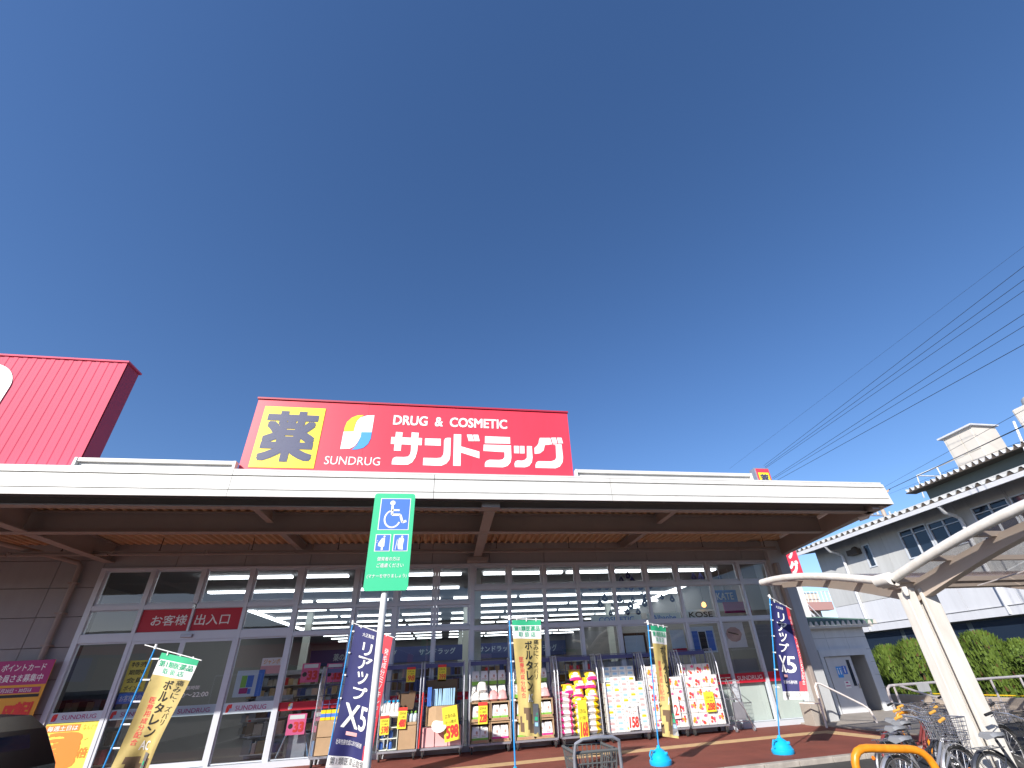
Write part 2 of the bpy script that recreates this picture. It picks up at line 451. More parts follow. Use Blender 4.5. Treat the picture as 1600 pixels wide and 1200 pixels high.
# corrugated deck
g = MB(); x = -16.4; p = .168; prof = []
while x < 9.25:
    prof += [(x, 4.345), (x + .055, 4.345), (x + .085, 4.405), (x + .14, 4.405)]; x += p
vs = []
for a, z in prof: vs += [(a, 7.6, z), (a + (.40 if a > 8.4 else 0), 11.75, z)]
g.add(vs, [(2 * i, 2 * i + 2, 2 * i + 3, 2 * i + 1) for i in range(len(prof) - 1)])
g.build('corrugated_deck', 'deck', st)
# beams
def hbeam(mb, x0, x1, y0, y1, z0, z1, along):
    t = .02
    if along == 'x':
        c = (y0 + y1) / 2
        mb.box(x0, x1, y0, y1, z0, z0 + t); mb.box(x0, x1, y0, y1, z1 - t, z1); mb.box(x0, x1, c - .01, c + .01, z0 + t, z1 - t)
    else:
        c = (x0 + x1) / 2
        mb.box(x0, x1, y0, y1, z0, z0 + t); mb.box(x0, x1, y0, y1, z1 - t, z1); mb.box(c - .01, c + .01, y0, y1, z0 + t, z1 - t)
def hb(*a):
    g = MB(); hbeam(g, *a); return g.build('steel_beam', 'steel', st)
hb(-16.4, 8.75, 7.70, 7.85, 3.94, 4.335, 'x')
hb(-16.4, 8.75, 9.16, 9.33, 3.94, 4.335, 'x')
for X in (-15.5, -7.42, .70): hb(X - .10, X + .10, 7.86, 9.15, 3.94, 4.335, 'y'); hb(X - .10, X + .10, 9.34, 11.59, 3.94, 4.335, 'y')
for X in (-11.4, -3.41, 4.57): hb(X - .06, X + .06, 7.86, 9.15, 4.11, 4.335, 'y'); hb(X - .06, X + .06, 9.34, 11.59, 4.11, 4.335, 'y')
g = MB(); g.add([(8.55, 7.55, 3.94), (8.72, 7.55, 3.94), (9.47, 11.6, 3.94), (9.30, 11.6, 3.94), (8.55, 7.55, 4.34), (8.72, 7.55, 4.34), (9.47, 11.6, 4.34), (9.30, 11.6, 4.34)],
                [(0, 3, 2, 1), (4, 5, 6, 7), (0, 1, 5, 4), (1, 2, 6, 5), (2, 3, 7, 6), (3, 0, 4, 7)])
g.build('steel_beam', 'steel', st)
g = MB()
g.box(-7.58, -7.26, 7.60, 7.69, 3.93, 4.2); g.build('beam_plate', 'steel', st)
g = MB(); g.box(.54, .86, 7.60, 7.69, 3.93, 4.2)
g.build('beam_plate', 'steel', st)
g = MB(); g.box(.45, .95, 11.3, 11.59, 3.84, 3.93); g.build('beam_plate', 'steel', st)
# gutter elbow at the right corner
g = MB(); g.tube([(8.82, 7.9, 4.3), (8.84, 7.9, 4.02), (8.80, 7.98, 3.93), (8.70, 8.1, 3.91)], .055, 10); g.build('gutter_elbow', 'white', st)
# hanging twin rails and rods
xx = -14.4
while xx < 8.6:
    x2 = min(xx + 1.83, 8.78)
    g = MB(); g.box(xx + .02, x2 - .02, 10.96, 11.04, 4.005, 4.05); g.box(xx + .02, x2 - .02, 10.93, 10.99, 3.955, 3.985); g.box(xx - .02, xx + .06, 10.95, 11.03, 3.97, 4.03)
    g.build('rail_bar', 'steel', st)
    g = MB(); g.tube([(xx + .9, 11.0, 4.05), (xx + .9, 11.0, 4.34)], .008, 6); g.tube([(xx + .9, 11.0, 4.05), (xx + .9, 11.0, 4.075)], .02, 6); g.build('hanger_rod', 'black', st)
    xx += 1.83
# pipe on the left wall
g = MB(); g.tube([(-9.2, 10.6, 4.22), (-8.46, 11.2, 4.06), (-7.95, 11.5, 3.93), (-7.90, 11.52, 3.84), (-7.89, 11.52, 3.5), (-7.89, 11.52, 0)], .05, 10)
for z in (3.5, 2.9, 2.3, 1.2): g.box(-7.97, -7.81, 11.46, 11.6, z, z + .025)
g.build('wall_pipe', 'steel', st)
# canopy tube lights (unlit) at the right end
for (a, b) in (((8.15, 7.97, 4.16), (8.33, 8.75, 4.16)), ((8.35, 9.55, 4.16), (8.5, 10.35, 4.16))):
    g = MB(); g.bar(a, b, .05, .05); g.tube([(a[0], a[1], a[2] - .04), (b[0], b[1], b[2] - .04)], .016, 8, 1); g.build('canopy_light', ['white', 'printwhite'], st)

# plinth and frames
g = MB(); g.box(-7.5, 8.83, 11.53, 11.75, 0, .10); g.build('plinth', 'alu', st)
def frame_bar(x0, x1, z0, z1, y0=11.58, y1=11.70, name='mullion'):
    g = MB(); g.box(x0, x1, y0, y1, z0, z1); return g.build(name, 'alu', st)
zhead, zu0, zu1, zl0, zl1 = 3.83, 2.955, 3.045, 2.33, 2.49
for i, X in enumerate(VX):
    wdt = .036 if i not in (0, 4, 8) else .05
    if i == 2: frame_bar(X - .022, X + .022, zl1 + .002, zu0 - .002); frame_bar(X - .036, X + .036, zu1 + .002, zhead); continue
    frame_bar(X - wdt, X + wdt, .10, zhead)
def transom(i0, i1, z0, z1):
    for i in range(i0, i1):
        a = VX[i] + (.05 if i in (0, 4, 8) else .036) + .001; b = VX[i + 1] - (.05 if i + 1 in (4, 8) else .036) - .001
        if i == 1 and z0 < 2.4: b = VX[3] - .037
        if i == 2 and z0 < 2.4: continue
        frame_bar(a, b, z0, z1, 11.585, 11.695, 'transom')
transom(0, 4, zu0, zu1); transom(0, 4, zl0, zl1)
transom(4, 8, 2.88, 2.95); transom(4, 8, 2.33, 2.41)
transom(8, 17, 3.20, 3.29); transom(8, 17, 2.30, 2.395)
g = MB(); g.box(-7.5, 8.83, 11.56, 11.72, 3.79, 3.83); g.build('head_rail', 'alu', st)
def window(x0, x1, z0, z1, y=11.64, s=.035, name='window', light=True):
    g = MB()
    g.box(x0, x1, y - .02, y + .02, z0, z0 + s); g.box(x0, x1, y - .02, y + .02, z1 - s, z1)
    g.box(x0, x0 + s, y - .02, y + .02, z0 + s, z1 - s); g.box(x1 - s, x1, y - .02, y + .02, z0 + s, z1 - s)
    f = g.build(name, 'alu', st)
    p = MB(); p.add([(x0 + s * .8, y, z0 + s * .8), (x1 - s * .8, y, z0 + s * .8), (x1 - s * .8, y, z1 - s * .8), (x0 + s * .8, y, z1 - s * .8)], [(0, 1, 2, 3)])
    p.build('pane', 'glass', f)
    return f
for i in range(len(VX) - 1):
    a = VX[i] + (.05 if i in (0, 4, 8) else .036); b = VX[i + 1] - (.05 if i + 1 in (4, 8) else .036)
    a += .004; b -= .004
    if i < 4:
        window(a, b, 3.05, 3.79, s=.045)
        if i in (1, 2): a, b = (a, VX[2] - .025) if i == 1 else (VX[2] + .025, b)
        window(a, b, 2.495, 2.95, s=.012)
        if i in (0, 3): window(a, b, .11, 2.325, s=.02)
    elif i < 8:
        window(a, b, 2.955, 3.785, s=.05); window(a, b, 2.415, 2.875, s=.05 if i > 4 else .015); window(a, b, .11, 2.325, s=.015)
    else:
        window(a, b, 3.295, 3.785, s=.05); window(a, b, 2.40, 3.195, s=.012); window(a, b, .11, 2.295, s=.03 if i in (12, 14) else .015)
# sliding doors
for a, b, y in ((-6.42, -5.46, 11.61), (-5.46, -4.46, 11.61)):
    g = MB(); s = .045
    g.box(a, b, y - .02, y + .02, 2.28, 2.325); g.box(a, b, y - .02, y + .02, .11, .20); g.box(a, a + s, y - .02, y + .02, .20, 2.28); g.box(b - s, b, y - .02, y + .02, .20, 2.28)
    d = g.build('sliding_door', 'alu', st)
    p = MB(); p.add([(a + .03, y, .19), (b - .03, y, .19), (b - .03, y, 2.29), (a + .03, y, 2.29)], [(0, 1, 2, 3)]); p.build('pane', 'glass', d)
g = MB(); g.box(-5.52, -5.30, 11.53, 11.59, 2.37, 2.44); g.build('door_sensor', 'galv', st, bevel=.01)
# red entrance sign and strips stuck on the glass
def decal(name, mats, fn):
    g = MB(); fn(g); return g.build(name, mats, st)
def f(g):
    g.box(-6.42, -5.47, 11.615, 11.62, 2.505, 2.945, 0); g.box(-5.41, -4.46, 11.615, 11.62, 2.505, 2.945, 0)
    F = xz(11.612)
    put(g, 'お客様', F, -6.20, 2.62, -5.52, 2.83, .008, 1); put(g, '出入口', F, -5.36, 2.61, -4.68, 2.83, .008, 1)
decal('entrance_sign', ['redstrip', 'printwhite'], f)
def logo(g, F, cx, cy, h, mi=(0, 1, 2)):
    for k, L_ in enumerate(LEAFN):
        g.poly([F(cx + a * h, cy + b * h) for a, b in L_], mi[k])
KANA = [[[(-1.145, 5.311), (-0.585, 5.308), (-0.583, 5.156), (-1.143, 5.165)], [(-1.073, 5.421), (-0.95, 5.416), (-0.95, 5.029), (-1.074, 5.029)], [(-0.788, 5.423), (-0.655, 5.418), (-0.653, 5.036), (-0.677, 4.9), (-0.727, 4.802), (-0.798, 4.752), (-0.903, 4.747), (-1.084, 4.751), (-1.086, 4.816), (-1.073, 4.876), (-1.023, 4.904), (-0.885, 4.904), (-0.811, 4.916), (-0.777, 4.97), (-0.77, 5.044)]], [[(-0.532, 5.305), (-0.238, 5.309), (-0.231, 5.158), (-0.527, 5.16)], [(-0.178, 5.267), (-0.158, 5.319), (-0.113, 5.334), (-0.052, 5.334), (-0.047, 4.969), (-0.061, 4.87), (-0.112, 4.795), (-0.197, 4.749), (-0.305, 4.746), (-0.533, 4.75), (-0.535, 4.9), (-0.292, 4.9), (-0.216, 4.914), (-0.177, 4.977), (-0.173, 5.065)]], [[(0.001, 5.417), (0.143, 5.417), (0.148, 4.753), (0.012, 4.755)], [(0.141, 5.161), (0.494, 5.062), (0.495, 4.916), (0.145, 5.03)], [(0.248, 5.419), (0.352, 5.421), (0.389, 5.278), (0.286, 5.277)], [(0.368, 5.421), (0.468, 5.423), (0.499, 5.283), (0.4, 5.279)]], [[(0.6, 5.397), (1.089, 5.395), (1.09, 5.25), (0.596, 5.242)], [(0.573, 5.213), (1.103, 5.216), (1.105, 4.954), (1.086, 4.853), (1.027, 4.777), (0.936, 4.745), (0.597, 4.746), (0.597, 4.815), (0.619, 4.865), (0.687, 4.897), (0.869, 4.897), (0.938, 4.912), (0.972, 4.963), (0.973, 5.062), (0.569, 5.077)]], [[(1.159, 5.208), (1.254, 5.209), (1.255, 5.048), (1.159, 5.048)], [(1.273, 5.209), (1.367, 5.21), (1.365, 5.049), (1.271, 5.046)], [(1.415, 5.212), (1.515, 5.213), (1.517, 4.967), (1.498, 4.865), (1.442, 4.788), (1.36, 4.756), (1.164, 4.756), (1.159, 4.83), (1.179, 4.876), (1.215, 4.897), (1.308, 4.895), (1.367, 4.917), (1.404, 4.963)]], [[(1.661, 5.337), (1.684, 5.403), (1.897, 5.411), (1.923, 5.267), (1.776, 5.243), (1.745, 5.129), (1.669, 5.062), (1.561, 5.045), (1.563, 5.175), (1.619, 5.23), (1.653, 5.284)], [(1.923, 5.267), (2.119, 5.274), (2.124, 4.985), (2.105, 4.882), (2.043, 4.791), (1.956, 4.751), (1.562, 4.751), (1.565, 4.816), (1.587, 4.867), (1.623, 4.894), (1.872, 4.896), (1.958, 4.929), (1.986, 4.981), (1.995, 5.251)], [(1.915, 5.417), (2.013, 5.421), (2.034, 5.287), (1.937, 5.284)], [(2.033, 5.422), (2.127, 5.423), (2.15, 5.297), (2.052, 5.288)]]]
LEAF = [[(-1.996, 5.391), (-1.999, 5.468), (-1.975, 5.592), (-1.904, 5.689), (-1.809, 5.746), (-1.692, 5.756), (-1.759, 5.696), (-1.809, 5.621), (-1.829, 5.516), (-1.826, 5.398)], [(-1.826, 5.398), (-1.82, 5.517), (-1.8, 5.621), (-1.743, 5.707), (-1.636, 5.751), (-1.501, 5.762), (-1.506, 5.396), (-1.692, 5.39), (-1.689, 5.299), (-1.717, 5.199), (-1.762, 5.099), (-1.845, 5.041), (-2.008, 5.028), (-2.005, 5.227), (-2.004, 5.387)], [(-1.692, 5.39), (-1.506, 5.396), (-1.507, 5.266), (-1.543, 5.146), (-1.616, 5.065), (-1.712, 5.032), (-1.813, 5.023), (-1.739, 5.109), (-1.703, 5.219), (-1.69, 5.309)]]
LEAFN = [[((a + 1.755) / .73, (b - 5.39) / .73) for a, b in L_] for L_ in LEAF]
def strip(x0, x1, z0, z1, tx, m0, m1, lg=None):
    def f(g):
        g.box(x0, x1, 11.618, 11.623, z0, z1, 0)
        F = xz(11.614); h = z1 - z0; c = (x0 + x1) / 2; wd = .34
        if tx: put(g, 'SUNDRUG', F, c - wd + (.1 if lg else 0), z0 + h * .28, c + wd, z0 + h * .72, .004, 1)
        if lg: logo(g, F, c - wd - .02, z0 + h * .5, h * .75, lg)
    return f
decal('glass_strip', ['paleblue', 'postermag', 'tag_r', 'packbl'], strip(-7.38, -6.50, .965, 1.13, True, 0, 0, (2, 2, 1)))
decal('glass_strip', ['paleblue', 'postermag', 'tag_r', 'packbl'], strip(-4.37, -3.43, .935, 1.125, True, 0, 0, (2, 2, 3)))
decal('glass_strip', ['paleblue', 'postermag', 'tag_r', 'packbl'], strip(-5.40, -4.50, .945, 1.125, True, 0, 0, (2, 2, 3)))
decal('glass_strip', ['paleblue', 'postermag', 'tag_r', 'packbl'], strip(-6.40, -5.50, .955, 1.125, True, 0, 0, (2, 2, 3)))
for i in (4, 5, 6, 7, 9, 10, 11, 12, 13):
    a = VX[i] + .045; b = VX[i + 1] - .045
    decal('glass_strip', ['redstrip', 'printwhite', 'yellow', 'packbl'], strip(a, b, .93, 1.08, i in (6, 10), 0, 0, (2, 1, 3) if i in (4, 7) else None))
for i in (14, 15, 16):
    a = VX[i] + .045; b = VX[i + 1] - .045
    decal('glass_strip', ['redstrip', 'printwhite'], strip(a, b, .905, 1.115, i == 15, 0, 0))
# opening-hours text on the door
def f(g):
    F = xz(11.583)
    put(g, '営業時間', F, -5.22, 1.40, -4.90, 1.47, .003, 0)
decal('door_lettering', ['printwhite'], f)
def f(g):
    F = xz(11.583); put(g, '10:00～22:00', F, -5.40, 1.27, -4.70, 1.35, .003, 0)
decal('door_lettering', ['printwhite'], f)
# white blinds behind the right hand windows
for i in (14, 15, 16):
    g = MB(); g.box(VX[i] + .05, VX[i + 1] - .05, 11.72, 11.73, .12, .90); g.box(VX[i] + .04, VX[i] + .07, 11.70, 11.72, .12, .9)
    g.build('window_blind', 'blind', st)
for i in (15, 16):
    g = MB(); g.box(VX[i] + .05, VX[i + 1] - .05, 11.75, 11.76, 1.12, 1.42 if i == 15 else 2.2); g.build('window_board', 'intwall', st)

# ---- interior
g = MB(); g.box(-17, 9.1, 12.0, 36.9, -.06, .02); g.build('shop_floor', 'intfloor', st)
g = MB(); g.box(-17, 9.1, 12.01, 36.9, 3.93, 3.98); g.build('shop_ceiling', 'ceil', st)
g = MB(); g.box(-17, 9.1, 36.6, 36.9, .02, 3.93); g.build('shop_wall', 'intwall', st)
g = MB(); g.box(8.95, 9.1, 12.3, 36.6, .02, 3.93); g.build('shop_wall', 'intwall', st)
g = MB(); g.box(-9.2, -9.0, 12.0, 36.6, .02, 3.93); g.build('shop_wall', 'intwall', st)
for X, Y in ((.80, 13.0), (-5.2, 20), (.8, 20), (6.9, 20), (.8, 27)):
    g = MB(); g.box(X - .11, X + .11, Y - .11, Y + .11, .02, 3.93); g.build('shop_column', 'blind', st)
g = MB(); g.box(-9, 8.9, 36.4, 36.58, 2.6, 3.55, 0)
F = xz(36.38)
for X in (-7.5, -3.2, 1.0, 5.2): put(g, '薬のサンドラッグ', F, X, 2.85, X + 3.0, 3.3, .01, 1)
g.build('wall_band', ['intblue', 'paleblue'], st)
g = MB(); g.box(-4.3, 3.6, 24.2, 24.28, 2.15, 2.8, 0); F = xz(24.19)
for X in (-3.9, -1.2, 1.6): put(g, 'サンドラッグ', F, X, 2.42, X + 1.7, 2.68, .01, 1)
g.build('hanging_band', ['intblue', 'paleblue'], st)
# ceiling lights: rows of fixtures
cl = None
for r in range(11):
    Y = 13.1 + 2.1 * r
    segs = [(-6.2, -4.0), (-3.9, -2.6)] if r == 0 else [(-6.9, -4.5), (-4.45, -2.5)] if r == 1 else [(-6.9, -4.5), (-4.4, -2.0), (-1.9, -.2)]
    segs += [(-1.6, .4)] if r < 2 else []
    x = .2 if r > 1 else .95
    while x < 8.2: segs.append((x, x + 2.35)); x += 2.42
    for si, (a, b) in enumerate(sorted(segs)):
        lab = 'fluorescent light in the %s row behind the glass, %s from the left' % (['front', 'second', 'third', 'fourth', 'fifth', 'sixth', 'seventh', 'eighth', 'ninth', 'tenth', 'eleventh'][r], ['first', 'second', 'third', 'fourth', 'fifth', 'sixth', 'seventh', 'eighth'][si])
        if cl is None:
            t = thing('ceiling_light', lab, 'ceiling light', (0, 0, 0), 'fluorescent lights on the shop ceiling')
            q = MB(); q.box(-.5, .5, -.10, .10, -.02, 0); q.build('housing', 'white', t)
            q = MB(); q.box(-.495, .495, -.10, .10, -.07, -.02); q.build('tube', 'tube', t); cl = t; o = t
        else: o = dup(cl, (0, 0, 0), label=lab)
        o.location = ((a + b) / 2, Y, 3.93); o.scale = (b - a - .05, 1, 1)
for X, Y0, n in ((8.45, 15.8, 3), (-7.05, 19.0, 3)):
    for k in range(n):
        o = dup(cl, (X, Y0 + 1.2 + 2.45 * k, 3.925), PI / 2, 'fluorescent light running front to back by the shop %s wall, %s from the glass' % ('right' if X > 0 else 'left', ['first', 'second', 'third'][k])); o.scale = (2.3, 1, 1)
# gondola shelves with rows of goods
def shelf(x0, x1, y, z1, seed, label):
    rnd = random.Random(seed)
    t = thing('shop_shelf', label, 'shelf', (x0, y, .02), 'stocked shelves inside the shop')
    g = MB(); g.box(x0, x1, y + .18, y + .22, .02, z1)
    zz = .1
    while zz < z1: g.box(x0, x1, y - .12, y + .18, zz, zz + .02); zz += .33
    g.build('rack', 'galv', t)
    g = MB(); zz = .12; ncol = 9
    while zz < z1 - .2:
        xx = x0 + .02
        while xx < x1 - .1:
            w_ = rnd.uniform(.08, .2); g.box(xx, min(xx + w_ - .01, x1), y - .1, y + .1, zz, zz + rnd.uniform(.16, .27), rnd.randrange(ncol)); xx += w_
        zz += .33
    o = g.build('goods', ['intwall', 'redstrip', 'skin', 'galv', 'cardboard', 'leafbr', 'intblue', 'concrete', 'carddark'], t); o['kind'] = 'stuff'
shelf(-8.9, -7.0, 13.2, 1.5, 1, 'shelf of red and white goods behind the leftmost glass panes')
shelf(-4.3, -3.5, 13.0, 1.2, 2, 'low shelf of red packs behind the second SUNDRUG strip')
shelf(-1.1, .5, 14.0, 1.7, 3, 'shelf of goods behind the windows right of the green sign')
shelf(1.3, 3.6, 15.2, 1.7, 4, 'shelf of goods behind the centre gold banner')
shelf(4.2, 6.6, 13.4, 1.55, 5, 'cosmetics shelf behind the right hand windows')
shelf(-8.8, 8.8, 30.0, 2.2, 6, 'long rear shelf of goods at the back of the shop')
shelf(-6.5, -.5, 19.0, 1.9, 7, 'mid shop shelf of goods on the left')
shelf(1.0, 8.0, 21.0, 1.9, 8, 'mid shop shelf of goods on the right')
# hanging signs in the cosmetics corner
def hsign(x0, x1, z0, z1, y, txt, m0, m1, lab, bold=.01):
    t = thing('hanging_sign', lab, 'sign', ((x0 + x1) / 2, y, z0))
    g = MB(); g.box(x0, x1, y, y + .03, z0, z1, 0)
    if txt: put(g, txt, xz(y - .004), x0 + (x1 - x0) * .15, z0 + (z1 - z0) * .22, x1 - (x1 - x0) * .15, z1 - (z1 - z0) * .22, bold, 1)
    g.build('board', [m0, m1], t)
    g = MB(); g.tube([(x0 + .1, y + .015, z1), (x0 + .1, y + .015, 3.93)], .006, 5); g.tube([(x1 - .1, y + .015, z1), (x1 - .1, y + .015, 3.93)], .006, 5); g.build('cord', 'galv', t)
hsign(6.05, 7.15, 2.55, 2.80, 14, 'Albanbe', 'paleblue', 'signblue', 'pale hanging sign with blue word left of the KOSE sign')
hsign(7.26, 8.40, 2.58, 2.86, 14, 'KOSE', 'paleblue', 'ink', 'pale hanging sign reading KOSE in the cosmetics corner')
hsign(4.3, 5.9, 2.55, 2.80, 14.1, 'COSMETIC', 'paleblue', 'signblue', 'long pale hanging sign under the blue paper drops')
hsign(7.9, 8.7, 2.95, 3.3, 13.2, 'KATE', 'signblue', 'printwhite', 'dark blue hanging sign near the right shop wall')
hsign(8.0, 8.85, 2.62, 2.92, 12.9, None, 'postermag', 'printwhite', 'magenta and red hanging board near the right shop wall')
t = thing('pendant_lamp', 'small lit orange pendant lamp left above the KOSE sign', 'lamp', (7.95, 13.9, 2.95))
g = MB(); g.lathe([(.02, .12), (.06, .08), (.07, 0), (.03, -.04)], (7.95, 13.9, 2.95), 10); g.build('shade', 'lampwarm', t)
g = MB(); g.tube([(7.95, 13.9, 3.07), (7.95, 13.9, 3.93)], .005, 5); g.build('cord', 'wire', t)
dup(t, (8.60, 13.6, 3.08), label='small lit orange pendant lamp nearest the right shop wall')
# blue paper drops
dr = None
ORDN = ['first', 'second', 'third', 'fourth', 'fifth', 'sixth', 'seventh', 'eighth', 'ninth']
rnd = random.Random(3)
drops = [(4.0 + i * .27, 3.42) for i in range(8)] + [(4.45 + i * .42, 3.13 - .03 * (i % 3)) for i in range(6)] + [(4.3, 2.98), (4.75, 2.93), (5.15, 2.9), (5.6, 2.96), (4.6, 2.74), (5.0, 2.72), (5.45, 2.76)] + [(4.7, 3.72), (5.0, 3.62), (5.2, 3.72), (5.35, 3.58), (7.35, 3.66), (7.62, 3.66), (8.2, 3.64)]
for i, (X, Z) in enumerate(drops):
    if dr is None:
        g = MB(); n = 16; ro = []; ri = []
        for k in range(n):
            a = 2 * PI * k / n; q_ = max(0, math.sin(a)) ** 6
            ro.append((.085 * math.cos(a) * (1 - .3 * max(0, math.sin(a))), .085 * math.sin(a) + .05 * q_))
            ri.append((.022 * math.cos(a), .022 * math.sin(a)))
        vs = [(p[0], -.006, p[1]) for p in ro] + [(p[0], -.006, p[1]) for p in ri] + [(p[0], .006, p[1]) for p in ro] + [(p[0], .006, p[1]) for p in ri]
        fs = []
        for k in range(n):
            j = (k + 1) % n; fs += [(k, j, n + j, n + k), (2 * n + k, 3 * n + k, 3 * n + j, 2 * n + j), (k, 2 * n + k, 2 * n + j, j), (n + k, n + j, 3 * n + j, 3 * n + k)]
        g.add(vs, fs); g.tube([(0, 0, .13), (0, 0, .35)], .003, 4)
        dr = g.build('paper_drop', 'flagnavy'); o = dr
        tag(o, 'blue paper drop ornament in the upper right windows', 'ornament', 'blue paper drops in the window')
    else: o = dr.copy(); S.collection.objects.link(o)
    o['label'] = ('blue paper drop, %s from the left in the %s row of drops' % (ORDN[i] if i < 8 else ORDN[i - 8] if i < 14 else ORDN[i - 14] if i < 18 else ORDN[i - 18] if i < 21 else ORDN[i - 21], 'level' if i < 8 else 'zigzag' if i < 14 else 'third' if i < 18 else 'lowest' if i < 21 else 'topmost'))
    o.location = (X, 13 + rnd.uniform(-.2, .2), Z); s_ = rnd.uniform(.7, 1.15); o.scale = (s_, 1, s_)

# ---- posters on and behind the glass
def poster(name, x0, x1, z0, z1, y, mats, label, fn=None):
    g = MB(); g.box(x0, x1, y, y + .012, z0, z1, 0)
    if fn: fn(g, xz(y - .003), x0, z0, x1 - x0, z1 - z0)
    return tag(g.build(name, mats), label, 'poster')
def f(g, F, x, z, w_, h):
    quad(g, F, x, z + h * .70, x + w_, z + h, 1)
    put(g, 'ポイントカード', F, x + w_ * .12, z + h * .87, x + w_ * .88, z + h * .96, .012, 2)
    put(g, '会員さま募集中', F, x + w_ * .10, z + h * .735, x + w_ * .9, z + h * .83, .012, 2)
    F2 = lambda u, v: (F(u, v)[0], F(u, v)[1] - .002, F(u, v)[2])
    quad(g, F, x + w_ * .06, z + h * .60, x + w_ * .94, z + h * .67, 1)
    put(g, '毎月20日・30日は', F2, x + w_ * .2, z + h * .61, x + w_ * .8, z + h * .66, .012, 2)
    quad(g, F, x + w_ * .04, z + h * .55, x + w_ * .96, z + h * .585, 3)
    put(g, '10倍・5%割引', F, x + w_ * .03, z + h * .26, x + w_ * .93, z + h * .5, .035, 4)
    put(g, '割引+大還元', F, x + w_ * .03, z + h * .04, x + w_ * .93, z + h * .19, .03, 4)
poster('wall_poster', -8.52, -7.56, .66, 2.05, 11.43, ['posteror', 'postermag', 'printwhite', 'ink', 'tag_r'], 'magenta and orange point card poster on the wall left of the windows', f)
def f(g, F, x, z, w_, h):
    quad(g, F, x + .01, z + h * .83, x + w_ * .66, z + h * .97, 1)
    F2 = lambda u, v: (F(u, v)[0], F(u, v)[1] - .002, F(u, v)[2])
    put(g, '毎週土日は', F2, x + .05, z + h * .85, x + w_ * .62, z + h * .95, .02, 2)
    put(g, 'なんと!!', F, x + w_ * .72, z + h * .84, x + w_ * .97, z + h * .96, .01, 3)
    put(g, '3', F, x + w_ * .12, z + h * .1, x + w_ * .80, z + h * .82, .14, 1)
    put(g, '倍', F, x + w_ * .78, z + h * .3, x + w_ * .97, z + h * .5, .03, 1)
    for a in range(9):
        an = a * .38 + .1; c = (x + w_ * .45, z + h * .45)
        p = (c[0] + math.cos(an) * w_ * .42, c[1] + math.sin(an) * h * .42); q = (c[0] + math.cos(an) * w_ * .5, c[1] + math.sin(an) * h * .5)
        if q[0] < x + w_ and q[1] < z + h * .82: g.bar(F(*p), F(*q), .006, .002, (0, 1, 0), 4)
poster('glass_poster', -7.38, -6.50, .14, .955, 11.612, ['posteryl', 'orange2', 'printwhite', 'posteror', 'ink'], 'yellow weekend poster with a big orange 3 low on the leftmost window', f)
def f(g, F, x, z, w_, h):
    for k, s_ in enumerate(('特売', '期間中', '会員', 'ポイント')): put(g, s_, F, x + w_ * .12, z + h * (.78 - .25 * k), x + w_ * .88, z + h * (.95 - .25 * k), .015, 1)
poster('glass_poster', -6.36, -5.96, 1.42, 1.98, 11.66, ['posteryl', 'ink'], 'yellow point poster with black writing behind the left sliding door', f)
def f(g, F, x, z, w_, h): put(g, 'お客様各位', F, x + w_ * .08, z + h * .2, x + w_ * .92, z + h * .8, .01, 1)
poster('glass_poster', -6.36, -5.90, 1.22, 1.40, 11.66, ['signblue', 'printwhite'], 'blue notice with white writing under the yellow point poster', f)
def f(g, F, x, z, w_, h):
    quad(g, F, x + w_ * .78, z, x + w_, z + h, 1); quad(g, F, x + w_ * .2, z + h * .35, x + w_ * .4, z + h * .8, 3); quad(g, F, x + w_ * .41, z + h * .35, x + w_ * .64, z + h * .8, 1)
    quad(g, F, x + w_ * .2, z + h * .12, x + w_ * .5, z + h * .33, 2); quad(g, F, x + w_ * .51, z + h * .1, x + w_ * .62, z + h * .3, 1)
poster('glass_poster', -4.27, -3.74, 1.22, 1.70, 11.66, ['paleblue', 'signblue', 'postermag', 'lime'], 'grey floor plan board with coloured blocks behind the window right of the doors', f)
def f(g, F, x, z, w_, h):
    quad(g, F, x, z, x + w_, z + h * .5, 1); put(g, 'ジャンボ', F, x + w_ * .1, z + h * .6, x + w_ * .9, z + h * .92, .02, 2)
poster('glass_poster', -3.85, -3.45, 1.62, 1.92, 11.68, ['printwhite', 'packpk', 'posteror'], 'small pink and white poster right above the floor plan board', f)
def p33(x0, z0, lab, w_=.36, h=.36):
    def f(g, F, x, z, w_, h):
        quad(g, F, x + w_ * .1, z + h * .75, x + w_ * .9, z + h * .95, 2); put(g, '33', F, x + w_ * .36, z + h * .12, x + w_ * .92, z + h * .62, .05, 1)
        g.poly([F(x + w_ * (.2 + .13 * math.cos(a * .7)), z + h * (.42 + .13 * math.sin(a * .7))) for a in range(9)], 3)
    poster('price_poster', x0, x0 + w_, z0, z0 + h, 11.70, ['tag_p', 'tag_r', 'printwhite', 'ink'], lab, f)
p33(-3.02, 1.42, 'upper left pink price poster reading 33 behind the glass'); p33(-2.52, 1.40, 'upper right pink price poster reading 33 behind the blue banner')
p33(-3.12, .50, 'lower left pink price poster reading 33 behind the glass'); p33(-2.62, .52, 'lower right pink price poster reading 33 beside the leftmost cage')
# folding stand holding the lower-left price poster
t = thing('folding_stand', 'grey folding metal stand behind the glass under the 33 posters', 'stand', (-2.9, 11.95, 0))
g = MB(); g.tube([(-3.3, 11.9, .02), (-3.05, 11.9, .8)], .018, 6); g.tube([(-2.65, 11.9, .02), (-2.8, 11.9, .55)], .018, 6); g.build('leg', 'chrome', t)
g = MB(); g.box(-3.1, -2.75, 11.93, 12.2, .06, .48); g.build('bin', 'galv', t)
g = MB(); g.box(-2.62, -2.2, 11.75, 12.0, .12, .36); tag(g.build('storage_box', 'packcy'), 'pale turquoise box on the shop floor beside the leftmost cage', 'box')
